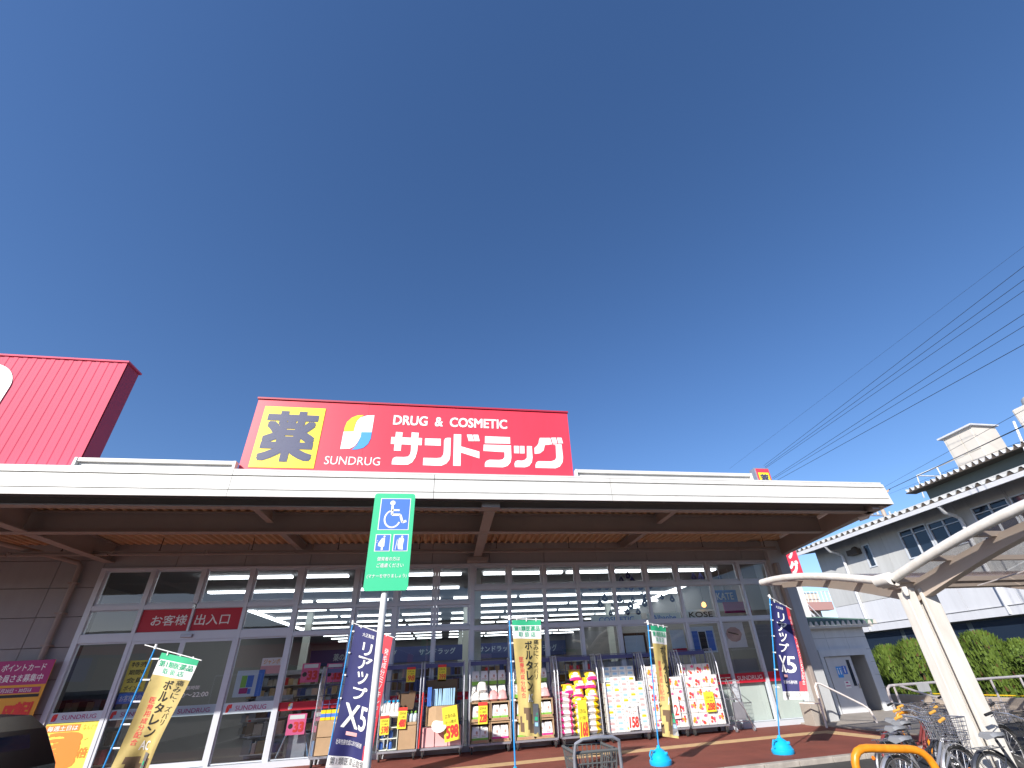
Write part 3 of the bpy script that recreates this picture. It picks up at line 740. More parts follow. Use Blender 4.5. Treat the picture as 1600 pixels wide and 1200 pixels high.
# face and product posters at right
def f(g, F, x, z, w_, h):
    g.poly([F(x + w_ * (.5 + .36 * math.cos(a * .6)), z + h * (.52 + .3 * math.sin(a * .6))) for a in range(10)], 1)
    g.bar(F(x + w_ * .25, z + h * .62), F(x + w_ * .7, z + h * .5), .03, .002, (0, 1, 0), 2)
poster('window_poster', 7.04, 7.66, 1.68, 2.27, 11.70, ['flagwhite', 'skin', 'bark'], 'pale pink beauty poster behind the windows above the SUNDRUG strip', f)
def f(g, F, x, z, w_, h): quad(g, F, x + .04, z + .04, x + w_ * .3, z + h - .1, 1); quad(g, F, x + w_ * .34, z + .04, x + w_ * .62, z + h - .12, 2); quad(g, F, x + w_ * .66, z + .04, x + w_ - .04, z + h - .1, 1)
poster('window_poster', 6.14, 6.80, 1.60, 2.20, 11.70, ['paleblue', 'signblue', 'ink'], 'blue and black bottle poster left of the beauty poster', f)
def f(g, F, x, z, w_, h): quad(g, F, x, z, x + w_, z + h * .2, 1)
poster('window_poster', 5.60, 5.98, 1.62, 2.15, 11.72, ['paleblue', 'redstrip'], 'pale poster with red foot behind the right gold banner', f)
poster('window_poster', 4.32, 4.95, 1.55, 2.12, 11.75, ['leafbr', 'paleblue'], 'dim yellow brown picture panel in the window above the tissue cage', lambda g, F, x, z, w_, h: quad(g, F, x + .06, z + .06, x + w_ - .06, z + h - .06, 1))

# ================================================================== ROOF SIGNS
t = thing('roof_sign', 'wide red roof sign with yellow kanji square and white SUNDRUG lettering', 'sign', (-.6, 7.85, 4.48))
g = MB(); g.box(-3.585, 2.30, 7.72, 8.0, 4.46, 6.03); g.build('sign_box', 'signred', t, bevel=.006)
for a, b in ((-3.583, -1.62), (-1.618, .34), (.342, 2.298)):
    g = MB(); g.box(a, b, 7.704, 7.722, 4.47, 6.0); g.build('sign_panel', 'signred', t)
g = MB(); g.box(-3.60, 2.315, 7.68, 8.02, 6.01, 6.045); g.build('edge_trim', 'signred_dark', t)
g = MB(); g.box(-3.435, -2.387, 7.694, 7.703, 4.637, 5.862); g.build('kanji_panel', 'yellow', t)
g = MB(); put(g, '薬', xz(7.690), -3.36, 4.75, -2.46, 5.77, .032); g.build('lettering', 'navy', t)
g = MB(); F = xz(7.697)
for k, L_ in enumerate(LEAF): g.poly([F(*p_) for p_ in L_], k)
g.build('emblem', ['yellow', 'printwhite', 'printblue'], t)
g = MB(); put(g, 'SUNDRUG', F, -2.235, 4.722, -1.29, 4.885, .004); g.build('lettering', 'printwhite', t)
g = MB(); put(g, 'DRUG  &  COSMETIC', F, -1.145, 5.572, 1.04, 5.785, .028); g.build('lettering', 'printwhite', t)
for gl in KANA:
    g = MB()
    for j, pl in enumerate(gl):
        yy = 7.697 if j < 2 or len(gl) != 4 else 7.695
        g.poly([(p_[0], 7.697 - .0006 * j, p_[1]) for p_ in pl])
    g.build('lettering', 'printwhite', t)
# pink corrugated sign tower
t = thing('sign_tower', 'faded pink red corrugated roof sign tower at the far left', 'sign', (-9, 7.9, 4.48))
g = MB(); x = -14.0; prof = []
while x < -5.96:
    prof += [(x, 7.70), (x + .06, 7.70), (x + .075, 7.706), (x + .125, 7.706), (x + .14, 7.70)]; x += .14
prof = [p_ for p_ in prof if p_[0] < -5.95] + [(-5.945, 7.70)]
vs = []
for a, y in prof: vs += [(a, y, 4.46), (a, y, 6.66)]
g.add(vs, [(2 * i, 2 * i + 2, 2 * i + 3, 2 * i + 1) for i in range(len(prof) - 1)]); g.build('cladding', 'pink', t)
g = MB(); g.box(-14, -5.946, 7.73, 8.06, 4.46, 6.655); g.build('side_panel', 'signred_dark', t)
g = MB(); g.box(-14.02, -5.92, 7.68, 8.09, 6.656, 6.69); g.build('edge_trim', 'pink', t)
g = MB()
# white rounded outline letter, its right shoulder in view
pts = []; c = (-7.95, 6.02); Ro, Ri = .46, .26
for k in range(13):
    a = PI / 2 - k * PI / 2 / 12; pts.append((c[0] + Ro * math.cos(a), 6.02 + Ro * math.sin(a)))
pts += [(c[0] + Ro, 5.35), (c[0] + Ri, 5.35)]
for k in range(13):
    a = k * PI / 2 / 12; pts.append((c[0] + Ri * math.cos(a), 6.02 + Ri * math.sin(a)))
pts += [(-9.2, 6.28), (-9.2, 6.48)]
g.poly([(p_[0], 7.69, p_[1]) for p_ in pts]); g.build('lettering', 'printwhite', t)

# pylon sign behind the right end
t = thing('pylon_sign', 'tall narrow red pylon sign with white post behind the right end of the store', 'sign', (13.3, 16.2, 0))
g = MB(); g.box(12.95, 13.65, 16.0, 16.35, 4.05, 8.73); g.build('sign_box', 'galv', t, bevel=.01)
g = MB(); g.box(13.0, 13.62, 15.985, 15.998, 4.08, 8.68, 0); g.build('sign_face', 'signred', t)
g = MB(); g.box(13.06, 13.56, 15.975, 15.984, 7.85, 8.5); g.build('kanji_panel', 'yellow', t)
g = MB(); put(g, '薬', xz(15.97), 13.11, 7.92, 13.51, 8.43, .03); g.build('lettering', 'navy', t)
g = MB(); putv(g, 'サンドラッグ', xz(15.975), 13.1, 4.2, 13.54, 7.75, .045); g.build('lettering', 'printwhite', t)
g = MB(); g.box(13.22, 13.42, 16.05, 16.25, -.06, 4.05); g.build('post', 'white', t)

# ================================================================== ROLL CAGES
def cage(x0, x1, label):
    t = thing('roll_cage', label, 'roll cage', ((x0 + x1) / 2, 11.25, 0), 'roll cages of goods along the shop front')
    yf, yb, zt = 11.02, 11.48, 1.67
    g = MB(); g.box(x0 + .02, x1 - .02, yf, yb, .135, .17); g.build('deck', 'galv', t)
    g = MB(); r = .011
    g.tube([(x0 + .02, yb, .17), (x0 + .02, yb, zt), (x1 - .02, yb, zt), (x1 - .02, yb, .17)], .014, 6)
    n = 6
    for k in range(1, n): X = x0 + (x1 - x0) * k / n; g.tube([(X, yb, .17), (X, yb, zt)], .005, 4)
    for z in (.6, 1.0, 1.35): g.tube([(x0 + .02, yb, z), (x1 - .02, yb, z)], .007, 4)
    g.box(x0 + .03, x1 - .03, yb - .004, yb + .004, zt - .10, zt - .02)
    g.build('back_grid', 'cageshade', t)
    for X in (x0 + .015, x1 - .015):
        g = MB(); g.tube([(X, yf, .17), (X, yf, zt - .32), (X, yf + .10, zt), (X, yb, zt)], .013, 6)
        for k in range(1, 4): Y = yf + (yb - yf) * k / 4; g.tube([(X, Y, .17), (X, Y, zt - .01)], .006, 4)
        for z in (.45, .8, 1.15): g.tube([(X, yf, z), (X, yb, z)], .006, 4)
        g.build('side_grid', 'galv', t)
    for X in (x0 + .07, x1 - .07):
        for Y in (yf + .05, yb - .05):
            g = MB(); g.lathe([(.055, -.016), (.06, -.008), (.06, .008), (.055, .016)], (X, Y, .06), 12, 0, 'x')
            g.bar((X - .024, Y, .06), (X - .024, Y, .135), .006, .05, (0, 1, 0), 1); g.bar((X + .024, Y, .06), (X + .024, Y, .135), .006, .05, (0, 1, 0), 1); g.box(X - .03, X + .03, Y - .03, Y + .03, .12, .135, 1)
            g.build('caster', ['rubber', 'chrome'], t)
    return t
CG = [(-2.46, -1.56), (-1.24, -.45), (-.42, .45), (.54, 1.42), (1.47, 2.41), (2.45, 3.38), (3.50, 4.45), (4.48, 5.34), (5.38, 6.30)]
CN = ['roll cage behind the left navy banner, leftmost of the row', 'roll cage of bottles beside the green sign pole', 'roll cage holding the blue sheets in a brown box', 'roll cage of wet wipe trays left of the centre gold banner', 'roll cage of wet wipe trays right of the centre gold banner',
      'roll cage of pink and yellow bags', 'roll cage stacked with white tissue packs', 'roll cage of pink packs half behind the right gold banner', 'rightmost roll cage with tall floral paper packs']
for (a, b), n_ in zip(CG, CN): cage(a, b, n_)

# ---- goods
ORD = ['first', 'second', 'third', 'fourth', 'fifth', 'sixth', 'seventh', 'eighth', 'ninth', 'tenth', 'eleventh', 'twelfth', 'thirteenth']
def box_thing(name, x0, x1, y0, y1, z0, z1, m, label, cat, group=None, bevel=.006):
    g = MB(); g.box(x0, x1, y0, y1, z0, z1)
    return tag(g.build(name, m, bevel=bevel), label, cat, group)
PR = {}
def proto(key, make):
    if key not in PR: PR[key] = (make(), True); return PR[key][0]
    r = PR[key][0]
    c = r.copy(); S.collection.objects.link(c)
    for ch in kids(r):
        d = ch.copy(); S.collection.objects.link(d); d.parent = c
    return c
def pillow(w_, d, h, mats, bands=None, n=7):
    """a soft, puffed bag lying on its back: bulging box with seams"""
    g = MB(); vs = []; fs = []
    N = 6
    for j in range(N + 1):
        for i in range(N + 1):
            u, v = i / N * 2 - 1, j / N * 2 - 1
            e = (1 - abs(u) ** 3) * (1 - abs(v) ** 3)
            vs.append((u * w_ / 2 * (.97 + .03 * e), v * d / 2, h * .5 * max(e, 0) ** .5))
    M0 = len(vs)
    for p_ in list(vs): vs.append((p_[0], p_[1], -p_[2]))
    idx = lambda i, j, o: o + j * (N + 1) + i
    for j in range(N):
        for i in range(N):
            mi = bands[i] if bands and not callable(bands) else bands(i, j) if bands else 0
            g.f  # noqa
            fs.append(((idx(i, j, 0), idx(i + 1, j, 0), idx(i + 1, j + 1, 0), idx(i, j + 1, 0)), mi))
            fs.append(((idx(i, j + 1, M0), idx(i + 1, j + 1, M0), idx(i + 1, j, M0), idx(i, j, M0)), mi))
    g.v = vs
    for f_, mi in fs: g.f.append(list(f_)); g.m.append(mi); g.sm.append(True)
    return g
def bottle(mb_m, cap_m, h=.20):
    def mk():
        t = local('detergent_bottle', '', 'bottle')
        g = MB(); g.lathe([(.035, 0), (.042, .01), (.042, h * .6), (.03, h * .75), (.016, h * .82), (.016, h * .86)], (0, 0, 0), 12); g.build('bottle_body', mb_m, t)
        g = MB(); g.lathe([(.02, h * .86), (.02, h), (.012, h * 1.04)], (0, 0, 0), 10); g.build('cap', cap_m, t)
        g = MB(); g.tube([(-.04, 0, h * .6), (-.062, 0, h * .5), (-.062, 0, h * .3), (-.04, 0, h * .2)], .008, 6); g.build('handle', mb_m, t)
        return t
    return mk
def tagcard(x0, x1, z0, z1, y, price, label, tilt=0.0, m0='tag_y', lines=True, head=True, over=0):
    t = thing('price_card', label, 'price card', ((x0 + x1) / 2, y, z0))
    c = ((x0 + x1) / 2, (z0 + z1) / 2)
    def F(d):
        def fn(u, v):
            a, b = u - c[0], v - c[1]; return (c[0] + a * math.cos(tilt) - b * math.sin(tilt), y - d, c[1] + a * math.sin(tilt) + b * math.cos(tilt))
        return fn
    w_, h = x1 - x0, z1 - z0
    g = MB()
    P_ = [F(0)(x0, z0), F(0)(x1, z0), F(0)(x1, z1), F(0)(x0, z1)]; Q = [(a, b + .006, c_) for a, b, c_ in P_]
    g.add(P_ + Q, [(0, 1, 2, 3), (7, 6, 5, 4), (0, 4, 5, 1), (1, 5, 6, 2), (2, 6, 7, 3), (3, 7, 4, 0)], 0)
    g.build('card', m0, t)
    g = MB()
    if head: quad(g, F(.003), x0, z0 + h * .84, x1, z1, 0)
    put(g, price, F(.003), x0 + w_ * .12, z0 + h * .08, x1 - w_ * .08, z0 + h * .45, .035, 0, slant=.08)
    if lines:
        put(g, '広告の品', F(.003), x0 + w_ * .15, z0 + h * .66, x1 - w_ * .15, z0 + h * .78, .005, 1)
        put(g, 'お一人様2点', F(.003), x0 + w_ * .15, z0 + h * .5, x1 - w_ * .15, z0 + h * .6, .003, 1)
    g.build('lettering', ['tag_r', 'ink'], t)
# c0
for k, (z0, z1) in enumerate(((.18, .46), (.47, .74))):
    box_thing('cardboard_box', -2.40, -1.66, 11.08, 11.42, z0, z1, 'cardboard', ('lower' if k == 0 else 'upper') + ' cardboard box in the cage behind the left navy banner', 'cardboard box')
for k in range(7):
    o = proto('pk0', lambda: tag(MB().box(-.045, .045, -.06, .06, 0, .17, 0).box(-.046, .046, -.061, .061, .05, .11, 1).build('drink_pack', ['packy', 'signblue']), 'small yellow and blue pack above the boxes in the leftmost cage', 'pack', 'packs in the leftmost cage'))
    o.location = (-2.32 + .1 * k, 11.15, .745); o['label'] = 'yellow and blue drink pack, %s from left, on the boxes in the leftmost cage' % ORD[k]
# c1 bottles
box_thing('cardboard_box', -.83, -.50, 11.04, 11.44, .175, .56, 'cardboard', 'closed cardboard box low in the bottle cage', 'cardboard box')
t = thing('display_tray', 'white display rack with open shelves low in the bottle cage', 'rack', (-1.03, 11.2, .17))
g = MB()
for z in (.18, .36, .54, .72): g.box(-1.21, -.86, 11.05, 11.42, z, z + .015)
for X in (-1.21, -1.04, -.865): g.box(X, X + .012, 11.05, 11.42, .18, .72)
g.build('rack', 'blind', t)
box_thing('cardboard_tray', -.84, -.50, 11.03, 11.42, .57, .62, 'cardboard', 'shallow cardboard tray carrying detergent bottles', 'tray')
box_thing('display_shelf', -1.22, -.86, 11.03, 11.42, .736, .80, 'printwhite', 'white shelf front carrying the tall detergent bottles', 'shelf')
for k in range(8):
    o = proto('bt1', bottle('printwhite', 'cyan')); o.location = (-1.16 + .085 * (k % 4), 11.10 + .14 * (k // 4), .801); o.rotation_euler.z = rad(random.uniform(-30, 30))
    tag(o, 'white blue capped bottle, %s from left in the %s row beside the green sign pole' % (ORD[k % 4], ('front', 'rear')[k // 4]), 'bottle', 'blue capped detergent bottles')
for k in range(8):
    o = proto('bt2', bottle('paleblue', 'lime', .17)); o.location = (-.79 + .085 * (k % 4), 11.10 + .14 * (k // 4), .621); o.rotation_euler.z = rad(random.uniform(-30, 30))
    tag(o, 'pale green capped bottle, %s from left in the %s row of the cardboard tray' % (ORD[k % 4], ('front', 'rear')[k // 4]), 'bottle', 'green capped bottles in the tray')
for k in range(4):
    o = proto('bt3', bottle('signblue', 'printwhite', .15)); o.location = (-1.16 + .17 * (k % 2), 11.12, .196 + .18 * (k // 2))
    tag(o, 'small blue bottle, %s side, %s shelf of the white display rack' % (('left', 'right')[k % 2], ('bottom', 'middle')[k // 2]), 'bottle', 'blue bottles in the display rack')
g = MB(); g.prism([(-.92, .85), (-.60, .85), (-.57, 1.15), (-.70, 1.17), (-.72, 1.1), (-.92, 1.12)], 'y', 11.40, 11.43); g.box(-.92, -.60, 11.2, 11.4, .83, .85)
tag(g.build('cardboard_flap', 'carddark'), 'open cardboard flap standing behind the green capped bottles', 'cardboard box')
tagcard(-1.20, -1.03, .44, .76, 11.0, '598', 'yellow price card reading 598 left in the bottle cage', .04)
tagcard(-.87, -.70, .52, .88, 11.0, '480', 'yellow price card reading 480 in the bottle cage', -.03)
tagcard(-.79, -.61, 1.32, 1.60, 11.40, '98', 'yellow price card reading 98 hung high on the bottle cage')
g = MB(); g.tube([(-.43, 10.99, .18), (-.40, 10.99, 1.12)], .014, 6); tag(g.build('red_bar', 'tag_r'), 'thin red upright bar between the bottle cage and the blue sheets', 'bar')
# c2 big box with sheets
t = thing('cardboard_box', 'large open brown box holding pale blue sheets', 'cardboard box', (0, 11.2, .5))
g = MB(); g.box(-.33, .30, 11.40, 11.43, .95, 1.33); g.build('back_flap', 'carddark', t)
g = MB(); pr = []
for k in range(9):
    a = PI + PI * k / 8; pr.append((.0 + .33 * math.cos(a), 11.22 + .20 * math.sin(a)))
g.prism(pr + [(.30, 11.36), (-.30, 11.36)], 'z', .52, .86); g.build('curved_front', 'cardboard', t)
for k in range(12):
    o = proto('sheet', lambda: tag(MB().box(-.018, .018, -.10, .10, 0, .30).build('blue_sheet', 'packbl', bevel=.004), 'upright pale blue sheet in the big brown box', 'sheet', 'pale blue sheets in the box'))
    o['label'] = 'pale blue upright sheet, %s from the left in the big brown box' % ORD[k]; o.location = (-.25 + .043 * k, 11.23, .865); o.rotation_euler = (0, rad(random.uniform(-3, 3)), 0)
for k in range(3):
    o = proto('dk', lambda: tag(MB().box(-.012, .012, -.09, .09, 0, .34).build('hanger_bundle', 'signblue', bevel=.004), 'dark blue sheet at the left end of the pale blue sheets', 'sheet', 'dark blue sheets in the box'))
    o.location = (-.30 + .028 * k, 11.14, .865); o['label'] = 'dark blue sheet, %s from the left, before the pale blue sheets' % ORD[k]
for k in range(3):
    o = proto('pinkbox', lambda: tag(MB().box(-.125, .125, -.15, .15, 0, .32).build('flat_box', 'packpk', bevel=.004), 'pale pink carton in the row under the big brown box', 'box', 'pale pink cartons under the brown box'))
    o.location = (-.26 + .265 * k, 11.25, .175); o['label'] = 'pale pink carton, %s from the left, under the big brown box' % ORD[k]
g = MB(); g.lathe([(.14, 0), (.15, .02), (.12, .035)], (0, 0, 0), 14); o = tag(g.build('plastic_dish', 'printwhite'), 'clear white dish hanging at the foot of the brown box', 'dish'); o.location = (-.05, 11.0, .52); o.rotation_euler = (rad(50), 0, 0)
tagcard(.03, .33, .26, .85, 10.97, '598', 'large tilted yellow price card reading 598 on the brown box', .14, head=False)
tagcard(-.13, .05, 1.30, 1.62, 11.40, '399', 'lime and red price card reading 399 hung above the brown box')
# c3, c4 wet wipe trays
def tray(x, z, w_, pcol, lab):
    t = thing('wipe_tray', lab, 'tray', (x, 11.2, z), 'cardboard trays of wet wipes')
    g = MB(); g.box(x - w_ / 2, x + w_ / 2, 11.05, 11.42, z, z + .015); g.box(x - w_ / 2, x + w_ / 2, 11.05, 11.06, z + .015, z + .055)
    g.box(x - w_ / 2, x - w_ / 2 + .02, 11.05, 11.42, z + .015, z + .32); g.box(x + w_ / 2 - .02, x + w_ / 2, 11.05, 11.42, z + .015, z + .32); g.box(x - w_ / 2, x + w_ / 2, 11.05, 11.42, z + .32, z + .345)
    g.box(x - w_ / 2 + .02, x + w_ / 2 - .02, 11.40, 11.42, z + .015, z + .32)
    put(g, 'ウェットティシュ', xz(11.045), x - w_ * .3, z + .015, x + w_ * .3, z + .04, .004, 1)
    g.build('tray', ['cardboard', 'tag_r'], t)
def wipe(x, z, y, m2, lab, grp, rz=0):
    def mk():
        g = MB()
        vs = []; n = 5
        for (zz, dx, dy) in ((0, .075, .045), (.07, .082, .055), (.17, .08, .05), (.24, .07, .035), (.265, .072, .006)):
            vs += [(-dx, -dy, zz), (dx, -dy, zz), (dx, dy, zz), (-dx, dy, zz)]
        for i in range(4):
            for k in range(4): g.f.append([i * 4 + k, i * 4 + (k + 1) % 4, i * 4 + 4 + (k + 1) % 4, i * 4 + 4 + k]); g.m.append(1 if i == 0 else 0); g.sm.append(True)
        g.f.append([3, 2, 1, 0]); g.m.append(1); g.sm.append(False); g.f.append([16, 17, 18, 19]); g.m.append(0); g.sm.append(False); g.v = vs
        F = lambda u, v: (u, -.0565, v)
        g.poly([F(.02 + .022 * math.cos(a * .7), .16 + .03 * math.sin(a * .7)) for a in range(9)], 2)
        quad(g, F, -.05, .11, .05, .118, 2); quad(g, F, -.05, .085, .03, .093, 1)
        return g.build('wet_wipe_pack', ['printwhite', m2, 'skin'])
    o = proto('wipe' + m2, mk); tag(o, lab, 'wipe pack', grp); o.location = (x, y, z); o.rotation_euler = (0, 0, rz); return o
for ci, (a, b) in ((3, CG[3]), (4, CG[4])):
    nm = 'left' if ci == 3 else 'right'
    for r in range(2):
        for c in range(2):
            x = a + .235 + c * .415; z = .175 + r * .36
            tray(x, z, .40, 0, '%s %s wet wipe tray in the cage %s of the centre gold banner' % ('lower' if r == 0 else 'upper', 'left' if c == 0 else 'right', nm))
            for k in range(2):
                wipe(x - .085 + .17 * k, z + .017, 11.13, 'lime' if not (r == 0 and c == 1) else 'magenta', '%s wipe pack in the %s %s tray, cage %s of the centre gold banner' % (('left', 'right')[k], ('lower', 'upper')[r], ('left', 'right')[c], nm), 'wet wipe packs standing in trays, %s foot' % ('green' if not (r == 0 and c == 1) else 'pink'))
    for k in range(4):
        x = a + .15 + k * .19
        wipe(x, .93 + .26, 11.36, 'lime', 'shaded upper rear wipe pack, %s from left, cage %s of the centre gold banner' % (ORD[k], nm), 'rear row wipe packs')
        wipe(x, .905, 11.36, 'lime', 'shaded lower rear wipe pack, %s from left, cage %s of the centre gold banner' % (ORD[k], nm), 'rear row wipe packs')
    for k in range(5):
        x = a + .14 + (k % 4) * .19; z = .975 if k < 4 else 1.15; pk = 'flagwhite' if (k % 4) < 2 else 'packpk'
        if ci == 4 and k < 1: continue
        g = pillow(.20, .26, .17, [pk]); o = tag(g.build('soft_pack', [pk]), '%s soft pack, %s, on the trays %s of the centre banner' % ('white' if pk == 'flagwhite' else 'pink', ('first from left', 'second from left', 'third from left', 'fourth from left', 'topmost')[k], nm), 'soft pack')
        o.location = (x if k < 4 else a + .28, 11.15, z); o.rotation_euler = (rad(25), 0, rad(random.uniform(-8, 8)))
tagcard(.73, .92, .50, .88, 11.0, '228', 'yellow price card reading 228 on the left wipe trays', .0)
tagcard(1.83, 2.0, .50, .86, 11.0, '239', 'orange price card reading 239 on the right wipe trays', .05, m0='tag_y')
# c5 bags
for k in range(7):
    o = proto('magbag', lambda: pillow(.30, .36, .125, 0, [0, 1, 1, 1, 0, 1]).build('snack_bag', ['magenta', 'printwhite']))
    tag(o, 'magenta and white bag, %s from the bottom in the left column, bag cage' % ORD[k], 'bag', 'magenta bags stacked in the cage')
    o.location = (2.63, 11.2, .235 + .113 * k); o.rotation_euler = (rad(random.uniform(-4, 4)), rad(random.uniform(-5, 5)) if k < 5 else rad(12), rad(random.uniform(-5, 5)))
for k in range(6):
    o = proto('yelbag', lambda: pillow(.36, .36, .13, 0, [0, 1, 1, 1, 0, 0]).build('snack_bag', ['packy', 'printwhite']))
    tag(o, 'yellow and white bag, %s from the bottom in the right column, bag cage' % ORD[k], 'bag', 'yellow bags stacked in the cage')
    o.location = (3.18, 11.2, .235 + .115 * k); o.rotation_euler = (rad(random.uniform(-4, 4)), rad(random.uniform(-4, 4)), rad(random.uniform(-6, 6)))
for k in range(6):
    o = proto('yelbag', None); tag(o, 'yellow and white bag, %s from the bottom in the middle column, bag cage' % ORD[k], 'bag', 'yellow bags stacked in the cage')
    o.location = (2.92, 11.24, .235 + .113 * k); o.scale = (.72, 1, 1); o.rotation_euler = (rad(random.uniform(-4, 4)), 0, rad(random.uniform(-6, 6)))
def facebag():
    g = pillow(.27, .24, .13, 0, lambda i, j: 1 if j in (1,) and 0 < i < 5 else 2 if j == 0 else 0)
    t_ = [(0 + .06 * math.cos(a * .63), -.01 + .035 * math.sin(a * .63), .066) for a in range(10)]
    g.poly(t_, 1); g.tube([(-.10, .06, .04), (0, .08, .068), (.10, .06, .04)], .006, 4, 2)
    return g.build('snack_bag', ['packy', 'printwhite', 'magenta'])
for k, (x, z, tl) in enumerate(((2.88, 1.28, 60), (2.97, 1.12, 65), (3.20, 1.12, 60), (2.90, .97, 70), (3.22, .93, 70), (2.90, .80, 75), (3.24, 1.25, 40), (2.70, 1.02, 50))):
    o = proto('fbag', facebag); tag(o, 'rounded yellow bag tipped forward, %s in the heap on the bag cage' % ('top left', 'upper middle', 'upper right', 'middle', 'lower right', 'lower left', 'topmost right', 'leftmost')[k], 'bag', 'rounded yellow bags tipped forward')
    o.location = (x, 11.14, z); o.rotation_euler = (rad(tl), 0, rad(random.uniform(-12, 12)))
tagcard(2.84, 3.04, .10, .80, 10.98, '168', 'long pale yellow price strip hanging in front of the bag cage', 0, head=False)
# c6 white tissue packs
def tissue():
    g = MB(); g.box(-.088, .088, -.1, .1, 0, .098, 0)
    F = lambda u, v: (u, -.103, v)
    quad(g, F, -.055, .035, .045, .075, 1); quad(g, F, -.05, .082, .02, .088, 1)
    return g.build
cnt = 0
for r in range(10):
    for c in range(5):
        z = .175 + .102 * r
        if r == 9 and c in (0, 4): continue
        col = ['packpk', 'packbl', 'packbl', 'packpk', 'packy'][(c * 2 + r * 3 + (r * c) % 2) % 5]
        o = proto('tis' + col, lambda col=col: tissue()('tissue_pack', ['printwhite', col], bevel=.006))
        tag(o, 'white tissue pack with %s print, %s row up, %s from left, tissue cage' % ({'packpk': 'pink', 'packbl': 'blue', 'packy': 'yellow'}[col], ORD[r], ORD[c]), 'tissue pack', 'tissue packs stacked in the tissue cage')
        o.location = (3.60 + .185 * c, 11.15 + random.uniform(-.006, .006), z); cnt += 1
for r in range(3):
    for c in range(4):
        z = 1.10 + .102 * r
        o = proto('tispackbl', None); tag(o, 'shaded rear tissue pack, %s row up, %s from the left, tissue cage' % (ORD[r], ORD[c]), 'tissue pack', 'shaded tissue packs at the back')
        o.location = (3.68 + .185 * c, 11.38, z)
t = thing('price_card', 'white price board reading 158 leaning on the tissue packs', 'price card', (4.1, 11.0, .2))
g = MB(); g.box(3.93, 4.18, 10.99, 11.0, .20, .66); g.build('card', 'printwhite', t)
g = MB(); F = xz(10.986); put(g, '158', F, 3.95, .24, 4.16, .44, .03, 0, slant=.08); put(g, 'ティシュー', F, 3.92, .48, 4.14, .57, .008, 0); put(g, '10個パック', F, 3.96, .59, 4.14, .63, .004, 1); g.build('lettering', ['tag_r', 'ink'], t)
# c7, c8 floral packs
def floral(h, sd=0):
    g = MB(); g.box(-.095, .095, -.11, .11, 0, h, 0); rnd = random.Random(sd)
    F = lambda u, v: (u, -.113, v)
    for q_ in range(7):
        F = lambda u, v, q_=q_: (u, -.1125 - .0005 * q_, v)
        cx, cz, r = rnd.uniform(-.055, .055), rnd.uniform(.045, h - .045), rnd.uniform(.014, .036)
        g.poly([F(cx + r * math.cos(a * .9), cz + r * math.sin(a * .9)) for a in range(7)], rnd.choice((1, 2, 3)))
    F = lambda u, v: (u, -.1175, v)
    for k in range(4): quad(g, F, -.08 + .045 * k, 0.01, -.078 + .045 * k, h - .01, 4)
    return g.build('paper_roll_pack', ['flagwhite', 'tag_p', 'posteror', 'tag_r', 'packpk'], bevel=.012)
for ci, nc in ((7, 4), (8, 4)):
    a, b = CG[ci]
    for c in range(nc):
        for r in range(5):
            if ci == 7 and c > 1 and r == 4: continue
            o = proto('flo%d' % ((c * 3 + r * 5) % 4), lambda c=c, r=r: floral(.235, (c * 3 + r * 5) % 4 + 20)); tag(o, 'pink floral toilet roll pack, %s row up, %s column, %s cage' % (ORD[r], ORD[c], 'rightmost' if ci == 8 else 'second from right'), 'paper pack', 'floral paper packs, %s cage' % ('rightmost' if ci == 8 else 'second from right'))
            o.location = (a + .14 + .203 * c, 11.15 + (.2 if r == 4 and ci == 8 else 0), .175 + .24 * r)
    if ci == 8:
        for c in range(nc):
            o = proto('flo%d' % c, lambda c=c: floral(.235, c + 20)); tag(o, 'shaded top floral toilet roll pack, %s column, rightmost cage' % ORD[c], 'paper pack', 'floral paper packs, rightmost cage'); o.location = (a + .14 + .203 * c, 11.36, 1.36 - .24)
tagcard(5.78, 6.02, .42, .80, 10.98, '288', 'yellow price card reading 288 on the rightmost floral packs', 0, head=False)
t = thing('price_card', 'white price board with red 2 on the packs behind the right gold banner', 'price card', (5.0, 11.0, .2))
g = MB(); g.box(4.98, 5.16, 10.99, 11.0, .34, .78); g.build('card', 'printwhite', t)
g = MB(); put(g, '2', xz(10.986), 5.02, .40, 5.12, .60, .03); g.build('lettering', 'tag_r', t)

# shopping cart parked by the last cage
t = thing('shopping_cart', 'grey wire shopping cart parked right of the last roll cage', 'shopping cart', (6.62, 11.2, 0))
g = MB()
for z, dx in ((.62, .13), (.98, .17)):
    g.tube([(6.60 - dx, 11.05, z), (6.60 + dx, 11.05, z), (6.60 + dx, 11.5, z), (6.60 - dx, 11.5, z), (6.60 - dx, 11.05, z)], .009, 6)
for k in range(9):
    f_ = k / 8 * 2 - 1
    g.tube([(6.60 + .13 * f_, 11.05, .62), (6.60 + .17 * f_, 11.05, .98)], .004, 4); g.tube([(6.60 + .13 * f_, 11.05, .62), (6.60 + .13 * f_, 11.5, .62)], .004, 4)
for k in range(4): z = .68 + .08 * k; g.tube([(6.45, 11.05, z), (6.75, 11.05, z)], .004, 4)
g.build('wire_basket', 'galv', t)
g = MB(); g.tube([(6.45, 11.05, 1.02), (6.60, 11.02, .62), (6.72, 11.0, .42), (6.84, 11.0, .06)], .012, 6); g.tube([(6.40, 11.4, 1.04), (6.78, 11.4, 1.04)], .014, 6)
g.tube([(6.48, 11.05, .62), (6.42, 11.02, .06)], .012, 6); g.tube([(6.42, 11.02, .2), (6.80, 11.0, .2)], .010, 6); g.tube([(6.42, 11.5, .62), (6.42, 11.5, .06)], .012, 6); g.build('cart_frame', 'chrome', t)
g = MB(); g.box(6.48, 6.74, 11.06, 11.45, .22, .27); g.box(6.47, 6.75, 11.05, 11.06, .25, .56); g.build('lower_tray', 'galv', t)
